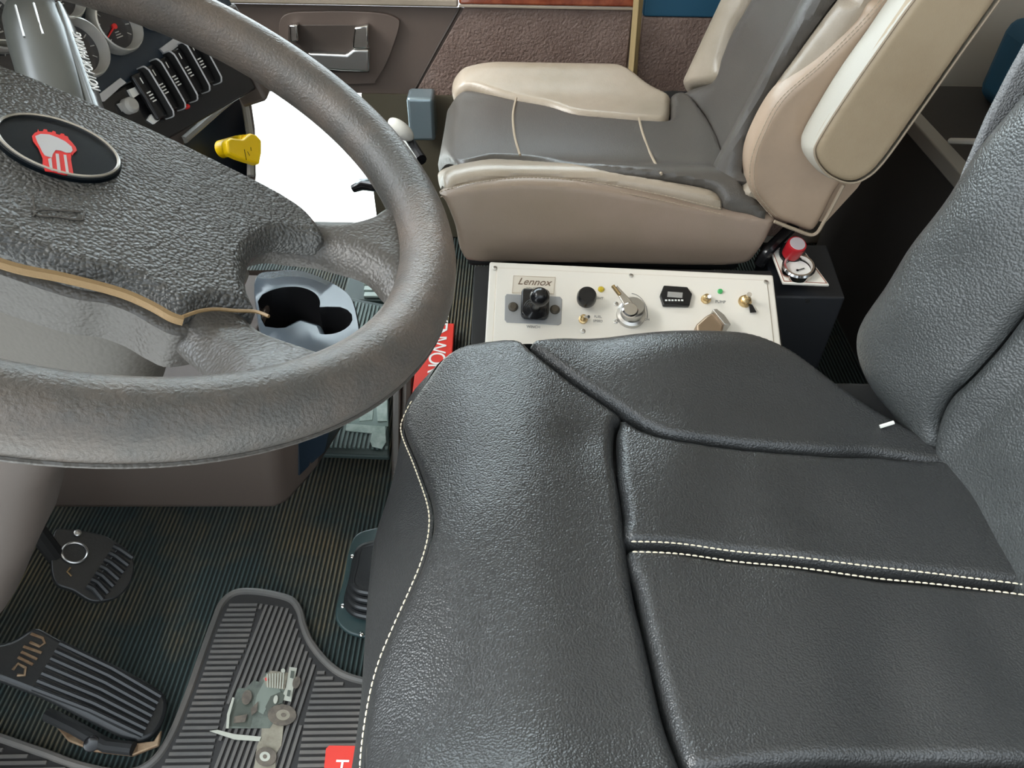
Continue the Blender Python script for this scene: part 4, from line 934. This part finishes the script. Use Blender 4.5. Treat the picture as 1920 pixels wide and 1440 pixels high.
def toggle(px, tipx, m=steel, tm_=chrome, s=1.0):
    o = KP(*px, .002); t_ = MB().lathe(o, cn, [(.0085 * s, 0), (.0085 * s, .003), (.006 * s, .004), (.006 * s, .010), (.004 * s, .012)], 20).build('toggle_switch', m, cb_)
    MB().tube([o + cn * .010, KP(*tipx, .026 * s)], [.0022 * s, .0032 * s], 10).build('toggle_bat', tm_, t_)
brass = mat('brass', (.62, .46, .24), .3, .9)
toggle((1093, 600), (1104, 594), brass, chrome, .8); toggle((1323, 562), (1330, 556), brass, chrome, .9); toggle((1396, 566), (1405, 552), brass, chrome, 1.2)
kplate([(1403, 570), (1410, 572), (1418, 586), (1406, 587)], .002, blackp, 'toggle_shadow_patch', h=.006)  # thin black plate laid in as the shadow of the toggle
rk = disc((1182, 592), [(.022, 0), (.022, .008), (.0175, .010), (.0175, .028), (.015, .031)], steel, 'rotary_switch')
MB().lathe(KP(1181, 583, .033), cn, [(.012, 0), (.012, .004), (.010, .006)], 24).build('rotary_cap', chrome, rk)
MB().prism([KP(u, v, .030) for u, v in [(1150, 541), (1156, 537), (1178, 560), (1192, 578), (1176, 586), (1165, 566)]], cn * .004).build('pointer_lever', chrome, rk, bevel=.001)
MB().tube([KP(1149, 536, .034), KP(1162, 553, .034)], .003, 8).build('pointer_tip', brass, rk)
mb = MB(); mb.tube([KP(1182 + 32 * math.cos(q), 592 - 42 * math.sin(q) , .0028) for q in np.linspace(-.1, 1.5, 16)], .0006, 4); mb.build('scale_arc', greyt, cb_)
kplate([(1243, 539), (1287, 542), (1296, 555), (1291, 577), (1242, 576), (1236, 557)], .007, blackp, 'hour_meter', bevel=.0015)
kplate([(1252, 547), (1280, 549), (1279, 559), (1251, 557)], .0006, greyt, 'meter_window', h=.009, bevel=0)
mb = MB()
for i in range(6): mb.box(KP(1249 + 6 * i, 563, .0094), (.0032, .0026, .0005), [cx_, cy, cn])
mb.build('meter_digits', white, cb_)
kplate([(1300, 618), (1318, 602), (1328, 596), (1342, 600), (1352, 620), (1346, 640), (1302, 640)], .018, mat('worn_bronze', (.34, .25, .17), .35, .7), 'knob_lever', bevel=.004)
kplate([(1328, 594), (1336, 593), (1350, 604), (1362, 622), (1350, 622)], .024, steel, 'knob_blade', bevel=.001)
for s_, px, sz in (('LIGHT', (1122, 559), .0055), ('FUEL', (1121, 594), .0055), ('SPEED', (1121, 602), .0055), ('PUMP', (1351, 566), .0065), ('WINCH', (1000, 613), .006), ('ON', (1213, 599), .005)): text(s_, sz, KP(*px, .0024), cx_, cy, greyt, 'lettering', cb_)
for px in ((1155, 570), (1154, 603), (1093, 621)): scr(px)

# regulator plate with red knob and pressure gauge
gp = thing('pressure_regulator', 'red-knobbed pressure regulator with chrome gauge on cream plate over a black box', 'gauge', (.46, .99, .36))
GO = P(1495, 515, y=1.0); gn = nrm((-.08, -.24, .97))
def GP(u, v, h=0): return PP(u, v, GO + gn * h, gn)
MB().prism([(.421, .978, .03), (.421, 1.10, .03), (.421, 1.10, .372), (.421, .978, .350)], (.112, 0, 0)).build('mount_box', mat('black_steel', (.010, .012, .016), .5), gp, bevel=.003, lab='black mounting box')
MB().lathe(P(1514, 564, y=.9775), (0, -1, 0), [(.004, 0), (.004, .001)], 16).build('hole', blackm, gp)
MB().prism([GP(u, v) for u, v in [(1444, 466), (1500, 458), (1556, 534), (1468, 530)]], -gn * .006).build('plate', cream, gp, bevel=.002)
MB().tube([GP(u, v, .0005) for u, v in [(1448, 469), (1499, 462), (1550, 531), (1470, 527)]], .0009, 5, closed=True).build('plate_edge', mat('rust_edge', (.35, .14, .10), .6), gp)
ax2 = nrm((.05, -.35, .95))
MB().lathe(GP(1483, 478, .0), ax2, [(.020, 0), (.021, .006), (.019, .012), (.011, .014)], 24).build('collar', blackp, gp)
MB().lathe(GP(1483, 476, .010), ax2, [(.0145, 0), (.0150, .012), (.0155, .024), (.0145, .0265), (.013, .027)], 24).build('red_knob', mat('dark_red_plastic', (.42, .012, .02), .35), gp, lab='red knob')
MB().lathe(GP(1483, 476, .010) + ax2 * .0268, ax2, [(.0125, 0), (.012, .001)], 24).build('knob_cap', mat('grey_cap', (.45, .40, .42), .4), gp)
g_ = MB().lathe(GP(1495, 507, .001), gn, [(.026, 0), (.026, .010), (.0235, .013), (.0205, .013), (.0195, .008), (.0195, 0)], 36).build('gauge_bezel', chrome, gp)
MB().lathe(GP(1495, 507, .004), gn, [(.020, 0), (.020, .002)], 36).build('gauge_dial', mat('dial_white', (.75, .74, .70), .3), g_)
c_ = GP(1495, 507, .0075); MB().tube([c_, GP(1508, 503, .0075)], .0009, 5).build('needle', blackp, g_)
MB().lathe(c_, gn, [(.002, 0), (.002, .001)], 10).build('needle_hub', blackp, g_)
MB().tube(spline([P(1424, 494, y=1.045), P(1440, 470, y=1.045), P(1470, 440, y=1.07), P(1500, 410, y=1.10)], 6, False), .010, 10).build('hose', blackp, gp)
# small things in the passenger footwell

MB().tube([P(662, 354, y=1.2), P(680, 346, y=1.2), P(720, 352, y=1.19), P(780, 368, y=1.15)], [.007, .010, .009, .008], 12).build('seat_lever', blackp, ps)
MB().tube([P(664, 349, y=1.2), P(676, 341, y=1.2), P(692, 338, y=1.2)], [.003, .005, .003], 10).build('lever_highlight', bluealu, ps, lab='pale highlight along the lever top')  # pale tube shaped as the highlight on top of the black lever

ax3 = nrm(P(782, 268, y=1.5) - P(728, 222, y=1.5))
o3 = P(752, 243, y=1.5); Lk_ = .032
MB().lathe(o3 - ax3 * Lk_, ax3, [(.016 * math.sin(math.pi * i / 12) + 1e-5, Lk_ * (1 - math.cos(math.pi * i / 12))) for i in range(13)], 24).build('adjuster_knob', creamplastic, ps, lab='white rounded knob')
MB().tube([P(765, 262, y=1.52), P(790, 300, y=1.45)], .012, 10).build('knob_stem', blackp, ps)
tag(MB().box(P(792, 215, y=1.655), (.06, .06, .10)).build('step_box', bluealu, None, bevel=.008), 'pale blue metal step box between seat and far door', 'box')
